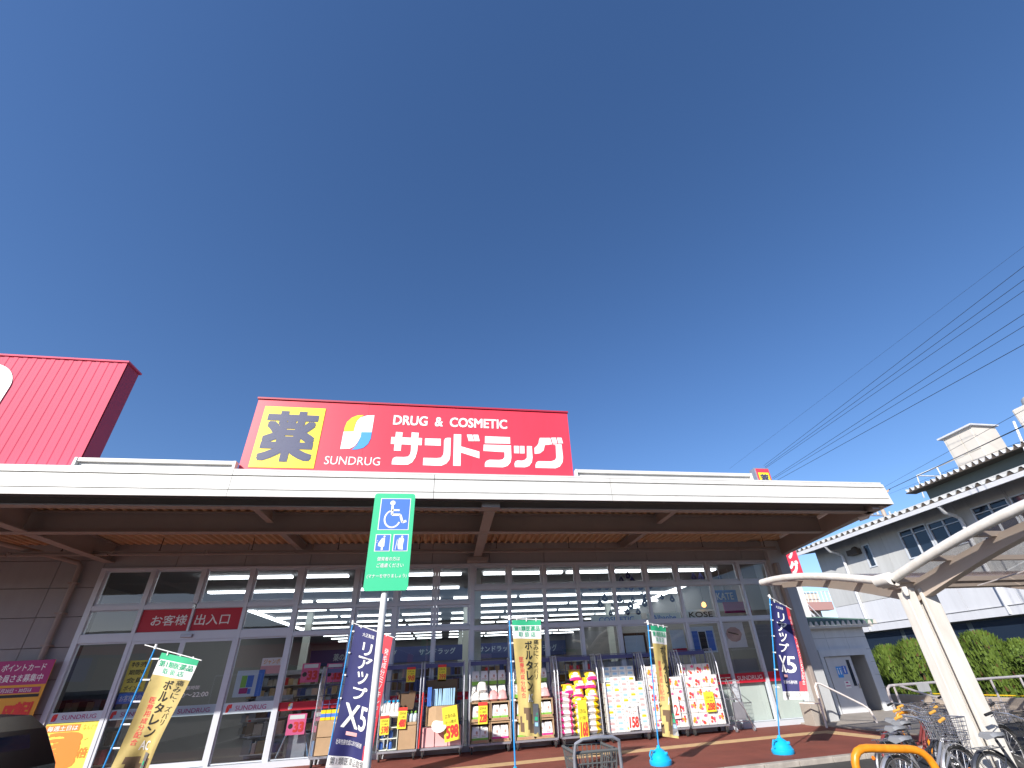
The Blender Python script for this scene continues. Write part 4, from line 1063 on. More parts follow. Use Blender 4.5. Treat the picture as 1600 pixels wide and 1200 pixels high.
for X, Y in ((6.42, 11.02), (6.84, 11.0), (6.42, 11.48), (6.84, 11.48)):
    g = MB(); g.lathe([(.045, -.013), (.05, 0), (.045, .013)], (X, Y, .05), 12, 0, 'x'); g.build('wheel', 'galv', t)

# basket trolley at the bottom of the frame
t = thing('basket_trolley', 'dark grey plastic basket trolley on the asphalt before the bag cage', 'trolley', (1.30, 4.7, -.06))
g = MB()
def ring(z, w0, y0, y1, r=.012, X=1.30): g.tube([(X - w0, y0, z), (X + w0, y0, z), (X + w0, y1, z), (X - w0, y1, z), (X - w0, y0, z)], r, 6)
ring(.72, .185, 4.52, 4.98, .014)
for sx in (-1, 1):
    for k in range(9):
        Y = 4.53 + .45 * k / 8; g.bar((1.30 + sx * .185, Y, .72), (1.30 + sx * .145, Y, .45), .012, .006)
for k in range(9):
    X = 1.30 - .18 + .36 * k / 8; g.bar((X, 4.52, .72), (1.30 + (X - 1.30) * .8, 4.56, .45), .012, .006); g.bar((X, 4.98, .72), (1.30 + (X - 1.30) * .8, 4.94, .45), .012, .006)
for z, wd in ((.64, .173), (.56, .16), (.48, .15)): ring(z, wd, 4.53, 4.97, .006)
g.box(1.155, 1.445, 4.56, 4.94, .44, .455); g.build('basket', 'greyplastic', t)
g = MB()
for sx in (-1, 1): g.tube([(1.30 + sx * .20, 4.5, 0), (1.30 + sx * .20, 4.5, .70), (1.30 + sx * .19, 4.46, .79), (1.30 + sx * .13, 4.44, .82), (1.30, 4.44, .825)], .014, 8)
g.tube([(1.10, 4.5, .45), (1.50, 4.5, .45)], .012, 6); g.tube([(1.10, 4.5, .45), (1.12, 4.98, .44)], .012, 6); g.tube([(1.50, 4.5, .45), (1.48, 4.98, .44)], .012, 6); g.tube([(1.12, 4.98, .44), (1.12, 4.98, 0)], .012, 6); g.tube([(1.48, 4.98, .44), (1.48, 4.98, 0)], .012, 6); g.build('trolley_frame', 'galv', t)
for X, Y in ((1.10, 4.5), (1.50, 4.5), (1.12, 4.98), (1.48, 4.98)):
    g = MB(); g.lathe([(.045, -.012), (.05, 0), (.045, .012)], (X, Y, -.01), 12, 0, 'x'); g.build('wheel', 'rubber', t)
ob = t

# ================================================================== BANNER FLAGS
LAST = [None]
def banner(base, top, tl, tr, bl, br, kind, label, amp=.05, seed=0, gather=0.0, crossL=.08):
    """base: foot of pole, top: head of pole; the four corners of the cloth"""
    t = thing('banner_flag', label, 'banner', base, 'advertising banners in front of the shop'); LAST[0] = t
    B_, T_ = Vector(base), Vector(top); TL, TR, BL, BR = map(Vector, (tl, tr, bl, br))
    rnd = random.Random(seed); ph1, ph2 = rnd.uniform(0, 6), rnd.uniform(0, 6)
    g = MB(); g.tube([B_, B_ + (T_ - B_) * .5, T_], .011, 8); g.build('pole', 'bluepole', t)
    d = (TR - TL).normalized()
    g = MB(); g.tube([T_ - d * crossL, TR + d * .04], .007, 6); g.lathe([(.018, -.03), (.018, .04)], T_, 8)
    n = 6
    for k in range(n):
        v = 1 - (k + .3) / n; p_ = TL * v + BL * (1 - v); q = B_ + (T_ - B_) * max(0, min(1, (p_.z - B_.z) / (T_.z - B_.z)))
        g.bar(q - d * .015, p_ + d * .01, .02, .004, (0, 1, 0))
    for k in range(3): p_ = TL + (TR - TL) * (k + .5) / 3; g.bar(p_ + Vector((0, 0, .03)), p_ - Vector((0, 0, .02)), .015, .004, (0, 1, 0))
    g.build('fittings', 'printwhite', t)
    dn = (TR - TL).cross(Vector((0, 0, 1))).normalized()
    def surf(off):
        def fn(u, v):
            a = TL * v + BL * (1 - v); b = TR * v + BR * (1 - v)
            e = 1 - v
            uu = .5 + (u - .5) * (1 - gather * math.sin(min(1, e * 1.15) * PI * .5) ** 2)
            p_ = a * (1 - uu) + b * uu
            wv = amp * (math.sin(u * 5.5 + v * 3 + ph1) * (.25 + e * 1.1) + .45 * math.sin(u * 11 - v * 5 + ph2) * e * (1 + 2 * gather))
            return tuple(p_ + dn * (wv + off))
        return fn
    g = MB(); NU, NV = 14, 40; F0 = surf(0)
    vs = [F0(i / NU, j / NV) for j in range(NV + 1) for i in range(NU + 1)]
    for j in range(NV):
        v = (j + .5) / NV
        for i in range(NU):
            u = (i + .5) / NU
            if kind == 'gold':
                m_ = 1 if v > .955 else 2 if v > .835 else 0
                if v < .22: m_ = 3 if (u + v * 1.1) % .45 < .28 and .1 < u < .9 else 0
                if v < .03: m_ = 0
            else:
                m_ = 2 if v < .085 else (1 if u > .80 + .12 * math.sin(v * 3.1) - .04 else 0)
            g.f.append([j * (NU + 1) + i, j * (NU + 1) + i + 1, (j + 1) * (NU + 1) + i + 1, (j + 1) * (NU + 1) + i]); g.m.append(m_); g.sm.append(True)
    g.v = vs
    g.build('cloth', ['flaggold', 'flaggreen', 'flagwhite', 'carddark'] if kind == 'gold' else ['flagnavy', 'flagred', 'flagwhite'], t)
    F1 = surf(.006 if dn.y < 0 else -.006)
    def lt(s, box, m_, bold=.02, vert=True):
        g = MB(); (putv if vert else put)(g, s, F1, *box, bold); g.build('lettering', m_, t)
    if kind == 'gold':
        lt('第1類医薬品', (.05, .895, .95, .945), 'flaggreen', .015, False); lt('取 扱 店', (.2, .842, .8, .888), 'flaggreen', .01, False)
        lt('ボルタレン', (.40, .36, .66, .81), 'ink', .028); lt('痛みに、ズバリ', (.72, .46, .90, .82), 'ink', .008)
        lt('医療用成分配合', (.16, .30, .32, .66), 'flagred', .01); lt('AC', (.40, .27, .64, .34), 'printwhite', .02, False)
        F2 = surf(.012 if dn.y < 0 else -.012)
        g = MB()
        for k in range(6): quad(g, F2, .60, .02 + .04 * k, .86, .06 + .04 * k, 0)
        F3 = surf(.016 if dn.y < 0 else -.016)
        for k in range(3): quad(g, F3, .66, .17 - .045 * k, .80, .20 - .045 * k, 1 if k < 2 else 2)
        g.build('product_print', ['aludk', 'flaggreen', 'packbl'], t)
    else:
        lt('リアップ', (.24, .46, .62, .90), 'printwhite', .03); lt('X5', (.12, .26, .74, .43), 'printwhite', .012, False)
        lt('大正製薬', (.24, .935, .56, .965), 'printwhite', .006, False); lt('発毛成分ミノキシジル5%配合', (.86, .14, .965, .90), 'printwhite', .006)
        g = MB(); quad(g, F1, .26, .215, .52, .24, 0); g.build('print_block', 'packpk', t)
        lt('壮年性脱毛症における発毛剤', (.10, .15, .72, .185), 'printwhite', .002, False); lt('第1類医薬品取扱店', (.06, .02, .94, .07), 'greyplastic', .002, False)
    return t
def sand_base(x, y, label):
    par = LAST[0]; g = MB(); prof = [(.165, 0), (.175, .03), (.172, .06), (.16, .07), (.14, .115), (.10, .17), (.05, .205), (.03, .215), (.024, .25)]
    g.lathe(prof, (x, y, 0), 24); t = g.build('base', 'cyan', par)
    g = MB(); g.tube([(x - .10, y - .06, .19), (x - .16, y - .06, .20), (x - .185, y - .05, .14), (x - .165, y - .05, .09)], .012, 6); g.build('handle', 'cyan', t)
    g = MB(); g.lathe([(.028, -.01), (.028, .02)], (x + .07, y - .10, .15), 10); g.build('filler_cap', 'cyan', t)
    return t
banner((5.52, 8.22, .2), (6.09, 8.2, 2.40), (6.10, 8.2, 2.34), (6.50, 8.28, 2.19), (5.71, 8.2, .74), (6.13, 8.05, .73), 'navy', 'navy and red hair tonic banner on a blue base at the right', .055, 4, 0, .05)
sand_base(5.52, 8.22, 'blue domed base under the right navy banner')
banner((3.40, 8.26, .2), (3.56, 8.26, 2.03), (3.60, 8.26, 1.985), (3.965, 8.42, 1.965), (3.52, 8.28, .36), (3.80, 8.34, .30), 'gold', 'gold medicine banner on a blue base right of the tissue cage', .045, 5, .25)
sand_base(3.40, 8.26, 'blue domed base under the right gold banner')
banner((1.0, 7.48, .2), (.967, 7.48, 2.10), (1.005, 7.48, 2.07), (1.46, 7.48, 2.06), (1.03, 7.48, .60), (1.45, 7.5, .55), 'gold', 'gold medicine banner in the middle of the shop front', .04, 6, .22)
sand_base(1.0, 7.48, 'blue domed base under the centre gold banner')
banner((-1.68, 8.8, .2), (-1.58, 8.8, 2.25), (-1.54, 8.8, 2.215), (-.88, 8.65, 1.99), (-1.66, 8.8, .27), (-1.04, 8.72, .15), 'navy', 'navy and red hair tonic banner left of the green sign pole', .05, 7, 0, .02)
sand_base(-1.68, 8.8, 'blue domed base under the left navy banner')
banner((-4.55, 8.5, .2), (-4.36, 8.5, 1.97), (-4.26, 8.5, 1.89), (-3.66, 8.4, 1.76), (-4.46, 8.5, .25), (-3.95, 8.55, .22), 'gold', 'gold medicine banner in front of the entrance doors', .06, 8, .12, .18)
sand_base(-4.55, 8.5, 'blue domed base under the left gold banner')

# ================================================================== GREEN PARKING SIGN
t = thing('parking_sign', 'green disabled parking sign with wheelchair symbol on a white pole', 'sign', (-.63, 5.0, -.06))
g = MB(); g.tube([(-.625, 5.04, -.06), (-.635, 5.04, 3.12)], .034, 12); g.build('pole', 'white', t)
g = MB(); g.lathe([(.12, -.06), (.12, -.04), (.05, -.02)], (-.63, 5.04, 0), 16); g.build('base_plate', 'white', t)
x0, x1, z0, z1 = -.842, -.402, 2.13, 3.175
c_ = .03; g = MB(); pts = []
for (cx, cz, a0) in ((x1 - c_, z1 - c_, 0), (x0 + c_, z1 - c_, 90), (x0 + c_, z0 + c_, 180), (x1 - c_, z0 + c_, 270)):
    for k in range(4): a = rad(a0 + k * 30); pts.append((cx + c_ * math.cos(a), cz + c_ * math.sin(a)))
g.prism(pts, 'y', 4.985, 5.0); g.build('sign_plate', 'signgreen', t)
def rect(g, F, u0, v0, u1, v1, mi): quad(g, F, u0, v0, u1, v1, mi)
g = MB(); F = xz(4.983); F2 = xz(4.981); F3 = xz(4.979)
W_ = x1 - x0; H_ = z1 - z0
def U(u): return x0 + u * W_
def V(v): return z0 + v * H_
rect(g, F, U(.16), V(.60), U(.90), V(.945), 0); rect(g, F2, U(.18), V(.607), U(.88), V(.938), 1)
g.build('symbol_panel', ['printwhite', 'signblue'], t)
g = MB()
def disc(g, F, cx, cz, r, mi, n=16): g.poly([F(cx + r * math.cos(2 * PI * k / n), cz + r * math.sin(2 * PI * k / n)) for k in range(n)], mi)
def stroke(g, F, pts, w_, mi):
    for (a, b), (c, d) in zip(pts[:-1], pts[1:]):
        L = math.hypot(c - a, d - b); nx, nz = -(d - b) / L * w_ / 2, (c - a) / L * w_ / 2
        g.add([F(a - nx, b - nz), F(c - nx, d - nz), F(c + nx, d + nz), F(a + nx, b + nz)], [(0, 1, 2, 3)], mi)
sx = lambda u: U(.18) + u * W_ * .70
sz = lambda v: V(.607) + v * H_ * .331
disc(g, F3, sx(.40), sz(.86), .028, 0)
stroke(g, F3, [(sx(.40), sz(.80)), (sx(.41), sz(.47)), (sx(.70), sz(.47)), (sx(.80), sz(.22)), (sx(.93), sz(.27))], .025, 0)
stroke(g, F3, [(sx(.40), sz(.62)), (sx(.66), sz(.62))], .02, 0)
arc = [(sx(.44) + .082 * math.cos(rad(a)), sz(.36) + .095 * math.sin(rad(a)) - .01) for a in range(110, 350, 12)]
stroke(g, xz(4.9785), arc, .018, 0)
g.build('wheelchair_symbol', 'printwhite', t)
g = MB()
for k in range(2):
    a, b = (.14, .50) if k == 0 else (.56, .92)
    rect(g, F, U(a), V(.38), U(b), V(.555), 0); rect(g, F2, U(a + .02), V(.387), U(b - .02), V(.548), 1)
    cx = (U(a) + U(b)) / 2
    disc(g, F3, cx + .012, V(.53), .011, 0, 10)
    if k == 0: g.poly([F3(cx + .02, V(.515)), F3(cx + .02, V(.43)), F3(cx, V(.42)), F3(cx - .045, V(.435)), F3(cx - .045, V(.46)), F3(cx - .01, V(.515))], 0); rect(g, F3, cx - .012, V(.392), cx + .008, V(.425), 0); stroke(g, F3, [(cx - .065, V(.47)), (cx - .055, V(.475))], .005, 0); stroke(g, F3, [(cx - .06, V(.49)), (cx - .05, V(.486))], .005, 0)
    else: g.poly([F3(cx - .02, V(.515)), F3(cx - .03, V(.45)), F3(cx - .02, V(.40)), F3(cx + .03, V(.395)), F3(cx + .025, V(.44)), F3(cx + .035, V(.50)), F3(cx + .02, V(.52))], 0); stroke(g, F3, [(cx - .035, V(.5)), (cx - .05, V(.395))], .006, 0)
g.build('symbol_panel', ['printwhite', 'signblue'], t)
g = MB()
put(g, '健常者の方は', F, U(.24), V(.285), U(.76), V(.325), .012); put(g, 'ご遠慮ください', F, U(.24), V(.22), U(.86), V(.262), .012); put(g, '(マナーを守りましょう)', F, U(.05), V(.115), U(.95), V(.158), .012)
g.build('lettering', 'printwhite', t)

# ================================================================== BLACK CAR at the lower left
t = thing('black_car', 'black car at the bottom left corner, only its rear roof corner in view', 'car', (-3.9, 2.6, -.06))
out = [(-5.9, .25), (-5.9, .75), (-5.3, .84), (-4.7, 1.22), (-4.5, 1.25), (-2.32, 1.262), (-2.18, 1.25), (-2.09, 1.19), (-1.98, 1.03), (-1.92, .8), (-1.88, .55), (-1.88, .25)]
g = MB(); g.prism(out, 'y', 1.95, 3.3); g.build('body', 'carpaint', t, bevel=.05)
for X in (-5.1, -2.6):
    for Y in (2.03, 3.22):
        g = MB(); g.lathe([(.26, -.09), (.285, -.07), (.285, .07), (.26, .09)], (X, Y, .225), 20, 0, 'y'); g.lathe([(.17, -.095), (.17, .095)], (X, Y, .225), 12, 1, 'y'); g.build('wheel', ['rubber', 'chrome'], t)
for yy in (1.938, 3.302):
    for pl in ([(-4.5, .85), (-3.65, .85), (-3.65, 1.16), (-4.3, 1.16)], [(-3.57, .85), (-2.8, .85), (-2.8, 1.16), (-3.57, 1.16)], [(-2.72, .85), (-2.13, .85), (-2.25, 1.16), (-2.72, 1.16)]):
        g = MB(); g.prism(pl, 'y', yy, yy + .01); g.build('window', 'darkglass', t)
g = MB(); g.add([(-2.06, 2.1, 1.17), (-2.06, 3.15, 1.17), (-1.955, 3.15, .92), (-1.955, 2.1, .92)], [(0, 1, 2, 3)]); g.build('rear_window', 'darkglass', t)
g = MB(); g.box(-1.93, -1.90, 2.05, 2.2, .62, .8); g.box(-1.93, -1.90, 3.05, 3.2, .62, .8); g.build('tail_light', 'tag_r', t)
g = MB(); g.box(-3.2, -3.05, 1.93, 1.945, .76, .79); g.build('door_handle', 'carpaint', t)

# ================================================================== TOILET BUILDING
_MB = MB
class MB(_MB):
    def build(s, *a, **k):
        q = 12.7 / 11.75
        s.v = [(x * q, y * q, 1.3 + (z - 1.3) * q) for x, y, z in s.v]
        return _MB.build(s, *a, **k)
YT = 11.75
t = thing('toilet_building', 'small grey white toilet building with corrugated eave at the right end of the store', 'toilet building', (10.3, 12, 0))
def quadwall(x0, x1, z0, z1, n='wall_panel', m='annex'):
    g = MB(); g.box(x0 + .003, x1 - .003, YT, YT + .12, z0 + .003, z1 - .003); g.build(n, m, t)
zz = [0, .30, .60, .90, 1.20, 1.50, 1.80, 2.10]
for i in range(7):
    if zz[i + 1] <= 1.52: quadwall(9.41, 9.63, zz[i], zz[i + 1]); quadwall(11.09, 11.28, zz[i], zz[i + 1])
    else:
        for a in (9.41, 10.03, 10.65): quadwall(a, a + .62, zz[i], zz[i + 1])
g = MB(); g.box(9.41, 9.7, YT + .13, 15.5, 0, 2.1); g.box(11.12, 11.26, YT + .13, 15.5, 0, 2.1); g.box(9.7, 11.12, 13, 13.1, 0, 2.1); g.build('wall', 'annex', t)
g = MB(); g.box(9.64, 11.08, YT - .05, YT - .005, 1.37, 1.53); g.box(9.64, 9.74, YT - .05, YT - .005, 0, 1.37); g.box(10.98, 11.08, YT - .05, YT - .005, 0, 1.37); g.build('door_frame', 'annex', t)
g = MB(); g.box(9.83, 10.60, YT + .03, YT + .07, .02, 1.36); d_ = g.build('sliding_door', 'rbwhite', t)
g = MB(); g.box(10.42, 10.51, YT + .02, YT + .029, .68, 1.27); g.build('glass_slot', 'darkglass', d_)
g = MB(); F = xz(YT + .026); F2 = xz(YT + .024)
quad(g, F, 10.05, .88, 10.21, 1.13, 0); quad(g, F, 10.22, .95, 10.36, 1.14, 1); disc(g, F2, 10.09, 1.08, .018, 2, 8); quad(g, F2, 10.075, .95, 10.105, 1.05, 2); disc(g, F2, 10.165, 1.08, .018, 2, 8); quad(g, F2, 10.15, .95, 10.18, 1.05, 2); disc(g, F2, 10.29, 1.11, .018, 2, 8); quad(g, F2, 10.275, .98, 10.305, 1.08, 2)
quad(g, F, 10.16, .64, 10.32, .80, 2); quad(g, F2, 10.2, .75, 10.27, .78, 3); quad(g, F2, 10.18, .68, 10.31, .70, 3); g.build('door_signs', ['printblue', 'signblue', 'printwhite', 'postermag'], d_)
g = MB(); g.box(10.54, 10.57, YT + .0, YT + .03, .62, .72); g.build('handle', 'chrome', d_)
g = MB(); g.box(10.62, 10.98, 12.5, 12.55, .02, 1.37); g.build('inner_wall', 'concrete', t)
# corrugated eave
g = MB(); x = 9.25; prof = []
while x < 11.4: prof += [(x, 2.10), (x + .05, 2.10), (x + .085, 2.20), (x + .13, 2.20)]; x += .165
vs = []
for a, z in prof: vs += [(a, 11.52, z), (a, 13.6, z + .30)]
N_ = len(vs)
g.add(vs, [(2 * i, 2 * i + 2, 2 * i + 3, 2 * i + 1) for i in range(len(prof) - 1)])
g.build('corrugated_roof', 'roofgreen', t)
g = MB()
for i in range(0, len(prof) - 3, 4):
    a = prof[i][0]; g.prism([(a + .05, 2.095), (a + .085, 2.195), (a + .13, 2.195), (a + .165, 2.095)], 'y', 11.50, 11.56)
g.box(9.25, 11.42, 11.53, 11.75, 2.03, 2.09); g.build('eave_closure', 'hvac', t)
MB = _MB
# ramp handrail in front of the door
t = thing('handrail', 'white sloping handrail in front of the toilet door', 'handrail', (8.3, 10.6, 0))
g = MB(); g.tube([(8.33, 10.6, .0), (8.36, 10.6, .78), (8.40, 10.6, .84), (8.50, 10.6, .83), (9.42, 10.6, .37), (9.55, 10.6, .27), (9.63, 10.6, .0)], .022, 8); g.build('rail', 'rail', t)
g = MB(); g.tube([(8.35, 10.6, .45), (8.05, 10.9, .47)], .015, 6); g.build('bracket', 'rail', t)
box_thing('concrete_block', 8.34, 8.56, 10.95, 11.3, .0, .46, 'pave', 'low beige block beside the handrail at the store corner', 'block')

# ================================================================== RIGHT TWO STOREY BUILDING (wall plane X=20)
XB = 20
t = thing('office_building', 'two storey grey white building with long corrugated eave on the right', 'building', (23, 14, 0))
ys = [3.0 + 1.02 * k for k in range(19)]
wins = [(18.65, 19.07, 5.03, 6.10), (14.25, 15.60, 5.0, 6.12), (15.66, 16.98, 4.95, 6.18), (12.42, 13.72, 5.0, 6.16), (11.0, 12.34, 5.0, 6.12), (7.6, 9.6, 5, 6.12)]
cuts = sorted(set([3.0, 22.1] + [a for wv in wins for a in wv[:2]] + [17.9, 20.3, 10.3]))
for a, b in zip(cuts[:-1], cuts[1:]):
    inw = [wv for wv in wins if wv[0] <= a + .01 and wv[1] >= b - .01]
    segs = [(3.65, 7.0)]
    if inw: segs = [(3.65, inw[0][2]), (inw[0][3], 7.0)]
    for z0_, z1_ in segs + [(2.66, 3.64)]:
        g = MB(); g.box(XB, XB + .2, a + .006, b - .006, z0_, z1_ - .006); g.build('wall_panel', 'rbwall' if z0_ > 3 else 'rbwhite', t)
g = MB(); g.box(XB + .21, XB + 8, 3, 22.08, 0, 7.0); g.build('building_core', 'greensteel', t)
g = MB(); g.box(XB - .15, XB + 1.2, 3, 22.12, 2.36, 2.655); g.build('floor_band', 'rbwhite', t)
g = MB(); g.box(XB - .17, XB, 3, 22.12, 2.66, 2.68); g.build('flashing', 'aludk', t)
for a, b, z0_, z1_ in wins:
    f_ = MB(); s = .05
    f_.box(XB - .03, XB + .08, a, b, z0_, z0_ + s); f_.box(XB - .03, XB + .08, a, b, z1_ - s, z1_); f_.box(XB - .03, XB + .08, a, a + s, z0_ + s, z1_ - s); f_.box(XB - .03, XB + .08, b - s, b, z0_ + s, z1_ - s)
    if b - a > .6: c = (a + b) / 2; f_.box(XB - .02, XB + .06, c - .03, c + .03, z0_ + s, z1_ - s); f_.box(XB - .02, XB + .05, a + s, b - s, z1_ - .28, z1_ - .25)
    fo = f_.build('window', 'alu', t)
    p = MB(); p.box(XB + .03, XB + .04, a + .04, b - .04, z0_ + .04, z1_ - .04); p.build('pane', 'darkglass', fo)
# eave
g = MB(); g.add([(18.95, 2, 6.36), (XB, 2, 6.66), (XB, 23.4, 6.66), (18.95, 23.4, 6.36)], [(0, 1, 2, 3)]); g.add([(XB, 2, 6.66), (XB + .3, 2, 6.7), (XB + .3, 23.4, 6.7), (XB, 23.4, 6.66)], [(0, 1, 2, 3)]); g.build('soffit', 'soffit', t)
g = MB(); g.box(18.88, 18.95, 2, 23.4, 6.33, 6.50); g.build('gutter', 'rbwhite', t)
def corr_roof(parent, xa, za, xb, zb, y0, y1, p, h, mm='rbwhite'):
    g = MB(); y = y0; prof = []
    while y < y1: prof += [(y, 0), (y + p * .28, 0), (y + p * .5, h), (y + p * .72, h)]; y += p
    prof = prof[:-1]
    vs = []
    for y, z in prof: vs += [(xa, y, za + z), (xb, y, zb + z)]
    g.add(vs, [(2 * i, 2 * i + 2, 2 * i + 3, 2 * i + 1) for i in range(len(prof) - 1)])
    g.build('corrugated_roof', mm, parent)
    g = MB()
    for i in range(0, len(prof) - 4, 4):
        y = prof[i][0]; g.prism([(y + p * .28, za + .001), (y + p * .5, za + h - .004), (y + p * .72, za + h - .004), (y + p, za + .001)], 'x', xa + .04, xa + .06)
    g.build('eave_closure', 'soffit', parent)
corr_roof(t, 18.86, 6.51, XB + 4, 7.1, 2, 23.4, .36, .13, 'rbwall')
for y in (20.3, 14.15):
    g = MB(); g.tube([(18.95, y - .15, 6.33), (19.15, y - .1, 6.1), (19.6, y, 6.05), (19.88, y, 5.9), (19.88, y, 2.4)], .07, 8); g.build('downpipe', 'rbwhite', t)
g = MB(); g.tube([(XB - .08, 19.4, 6.0), (XB - .2, 19.4, 5.95)], .15, 10); g.box(XB - .3, XB, 19.2, 19.8, 5.75, 6.0); g.build('vent_hood', 'soffit', t)
# ground floor recess glazing
for k in range(6):
    a = 4 + 3 * k; g = MB(); g.box(XB + .205, XB + .212, a + .1, a + 2.9, .4, 2.3); g.build('window', 'darkglass', t)
# top storey
g = MB(); g.box(22.2, 27, 8, 16.6, 7.0, 8.25); g.build('upper_storey', 'greensteel', t)
corr_roof(t, 21.6, 8.10, 27, 8.4, 8.0, 17.1, .27, .16, 'rbwhite')
g = MB(); g.box(21.62, 22.2, 8, 17.1, 8.06, 8.1); g.build('upper_soffit', 'soffit', t)
t = thing('rooftop_unit', 'beige metal rooftop cabinet with pitched cap', 'rooftop unit', (25.2, 15, 8.4))
g = MB(); g.prism([(24.0, 16.0), (25.4, 16.0), (25.4, 14.62), (24.0, 14.62)], 'z', 8.35, 10.55); g.build('cabinet', 'hvac', t)
g = MB()
for a, b in ((8.6, 9.4), (9.45, 10.4)): g.box(23.97, 24.0, 14.7, 15.25, a, b); g.box(23.97, 24.0, 15.3, 15.9, a, b)
g.build('access_panel', 'hvac', t)
g = MB(); g.prism([(23.85, 16.15), (25.5, 16.15), (25.5, 14.5), (23.85, 14.5)], 'z', 10.555, 10.63); g.build('cap', 'rbwhite', t)
def tower(y, x, lab):
    t = thing('cooling_tower', lab, 'cooling tower', (x, y, 8.4), 'rooftop cooling towers')
    g = MB(); g.box(x - .85, x + .85, y - .85, y + .85, 8.4, 10.5); g.build('casing', 'hvac', t, bevel=.08)
    g = MB(); g.lathe([(.72, 10.5), (.75, 10.56), (.70, 10.85), (.60, 10.92)], (x, y, 0), 24); g.build('fan_stack', 'hvac', t)
tower(12.25, 25.1, 'beige cooling tower next to the rooftop cabinet'); tower(10.4, 25.3, 'beige cooling tower at the right edge of the picture')
t = thing('roof_railing', 'thin white railing on the upper roof left of the cabinet', 'railing', (24, 16.9, 8.5))
g = MB(); g.tube([(24, 18.2, 8.3), (24, 18.0, 9.45), (24, 15.5, 9.45)], .035, 6); g.tube([(24, 16.9, 8.3), (24, 16.9, 9.45)], .03, 6); g.tube([(24, 18.0, 9.45), (26.5, 18.0, 9.45)], .03, 6); g.build('rail', 'white', t)
t = thing('roof_ladder', 'white pipe ladder frame at the right edge of the upper roof', 'ladder', (22, 10.8, 7))
g = MB()
for k in range(3): g.tube([(21.5, 11.9 - .35 * k, 7.3), (21.5, 12.0 - .35 * k, 7.45), (22.0, 12.0 - .35 * k, 9.2)], .04, 6)
g.build('rail', 'white', t)

# distant apartment building with an outside stair
t = thing('apartment_block', 'distant beige block with rose balcony and outside stair above the toilet roof', 'apartment building', (33, 40, 0))
g = MB(); g.box(31.3, 34.6, 40, 48, -.06, 5.3); g.build('wall', 'farwall', t)
g = MB(); g.box(31.0, 35.4, 39.2, 40, 5.3, 6.0); g.build('balcony', 'brownband', t)
g = MB(); g.box(31.2, 34.8, 40, 47, 6.0, 6.9); g.build('upper_wall', 'farwall', t)
g = MB()
for k in range(12): g.tube([(31.0 + .4 * k, 39.2, 6.0), (31.0 + .4 * k, 39.2, 6.9)], .03, 4)
g.tube([(31, 39.2, 6.9), (35.4, 39.2, 6.9)], .04, 4); g.tube([(31, 39.2, 7.5), (34, 39.2, 7.5)], .08, 4); g.build('railing', 'white', t)
g = MB()
for k in range(10): g.box(32.6 + .28 * k, 32.95 + .28 * k, 39.0, 39.9, 4.9 - .36 * k, 4.97 - .36 * k)
g.bar((32.5, 38.95, 5.2), (35.6, 38.95, 1.3), .1, .14); g.bar((32.5, 38.95, 5.9), (35.6, 38.95, 2.0), .05, .05); g.build('stair', 'rbwhite', t)
g = MB(); g.box(31.6, 32.3, 39.98, 39.995, 3.0, 4.6); g.build('window', 'darkglass', t)
g = MB(); g.tube([(32.3, 39.1, 6.4), (32.3, 38.9, 6.4)], .3, 14); g.build('satellite_dish', 'white', t)

# ================================================================== PLANTING, WALLS
t = thing('low_wall', 'low beige concrete wall running along the hedge', 'wall', (13.3, 11, 0))
g = MB(); g.prism([(13.3, 3.5), (13.25, 16.5), (13.45, 16.5), (13.5, 3.5)], 'z', -.06, .30); g.build('wall', 'concrete', t, bevel=.015)
g = MB(); g.prism([(13.12, 3.5), (13.07, 16.5), (13.24, 16.5), (13.29, 3.5)], 'z', -.06, .06); g.build('footing', 'concrete', t)
t = thing('yellow_fence', 'low yellow picket fence on top of the concrete wall', 'fence', (13.5, 11, .3))
y = 6.0; g0 = None
while y < 12.8:
    if g0 is None: g = MB(); g.box(-.02, .02, -.02, .02, 0, .10); g0 = g.build('picket', 'yellowrail', t); p_ = g0
    else: p_ = g0.copy(); S.collection.objects.link(p_)
    p_.location = (13.40 - 13.5, y - 11, .30 - .3); y += .33
g = MB(); g.box(13.385, 13.415, 6.0, 12.9, .33, .35); g.build('rail', 'yellowrail', t)
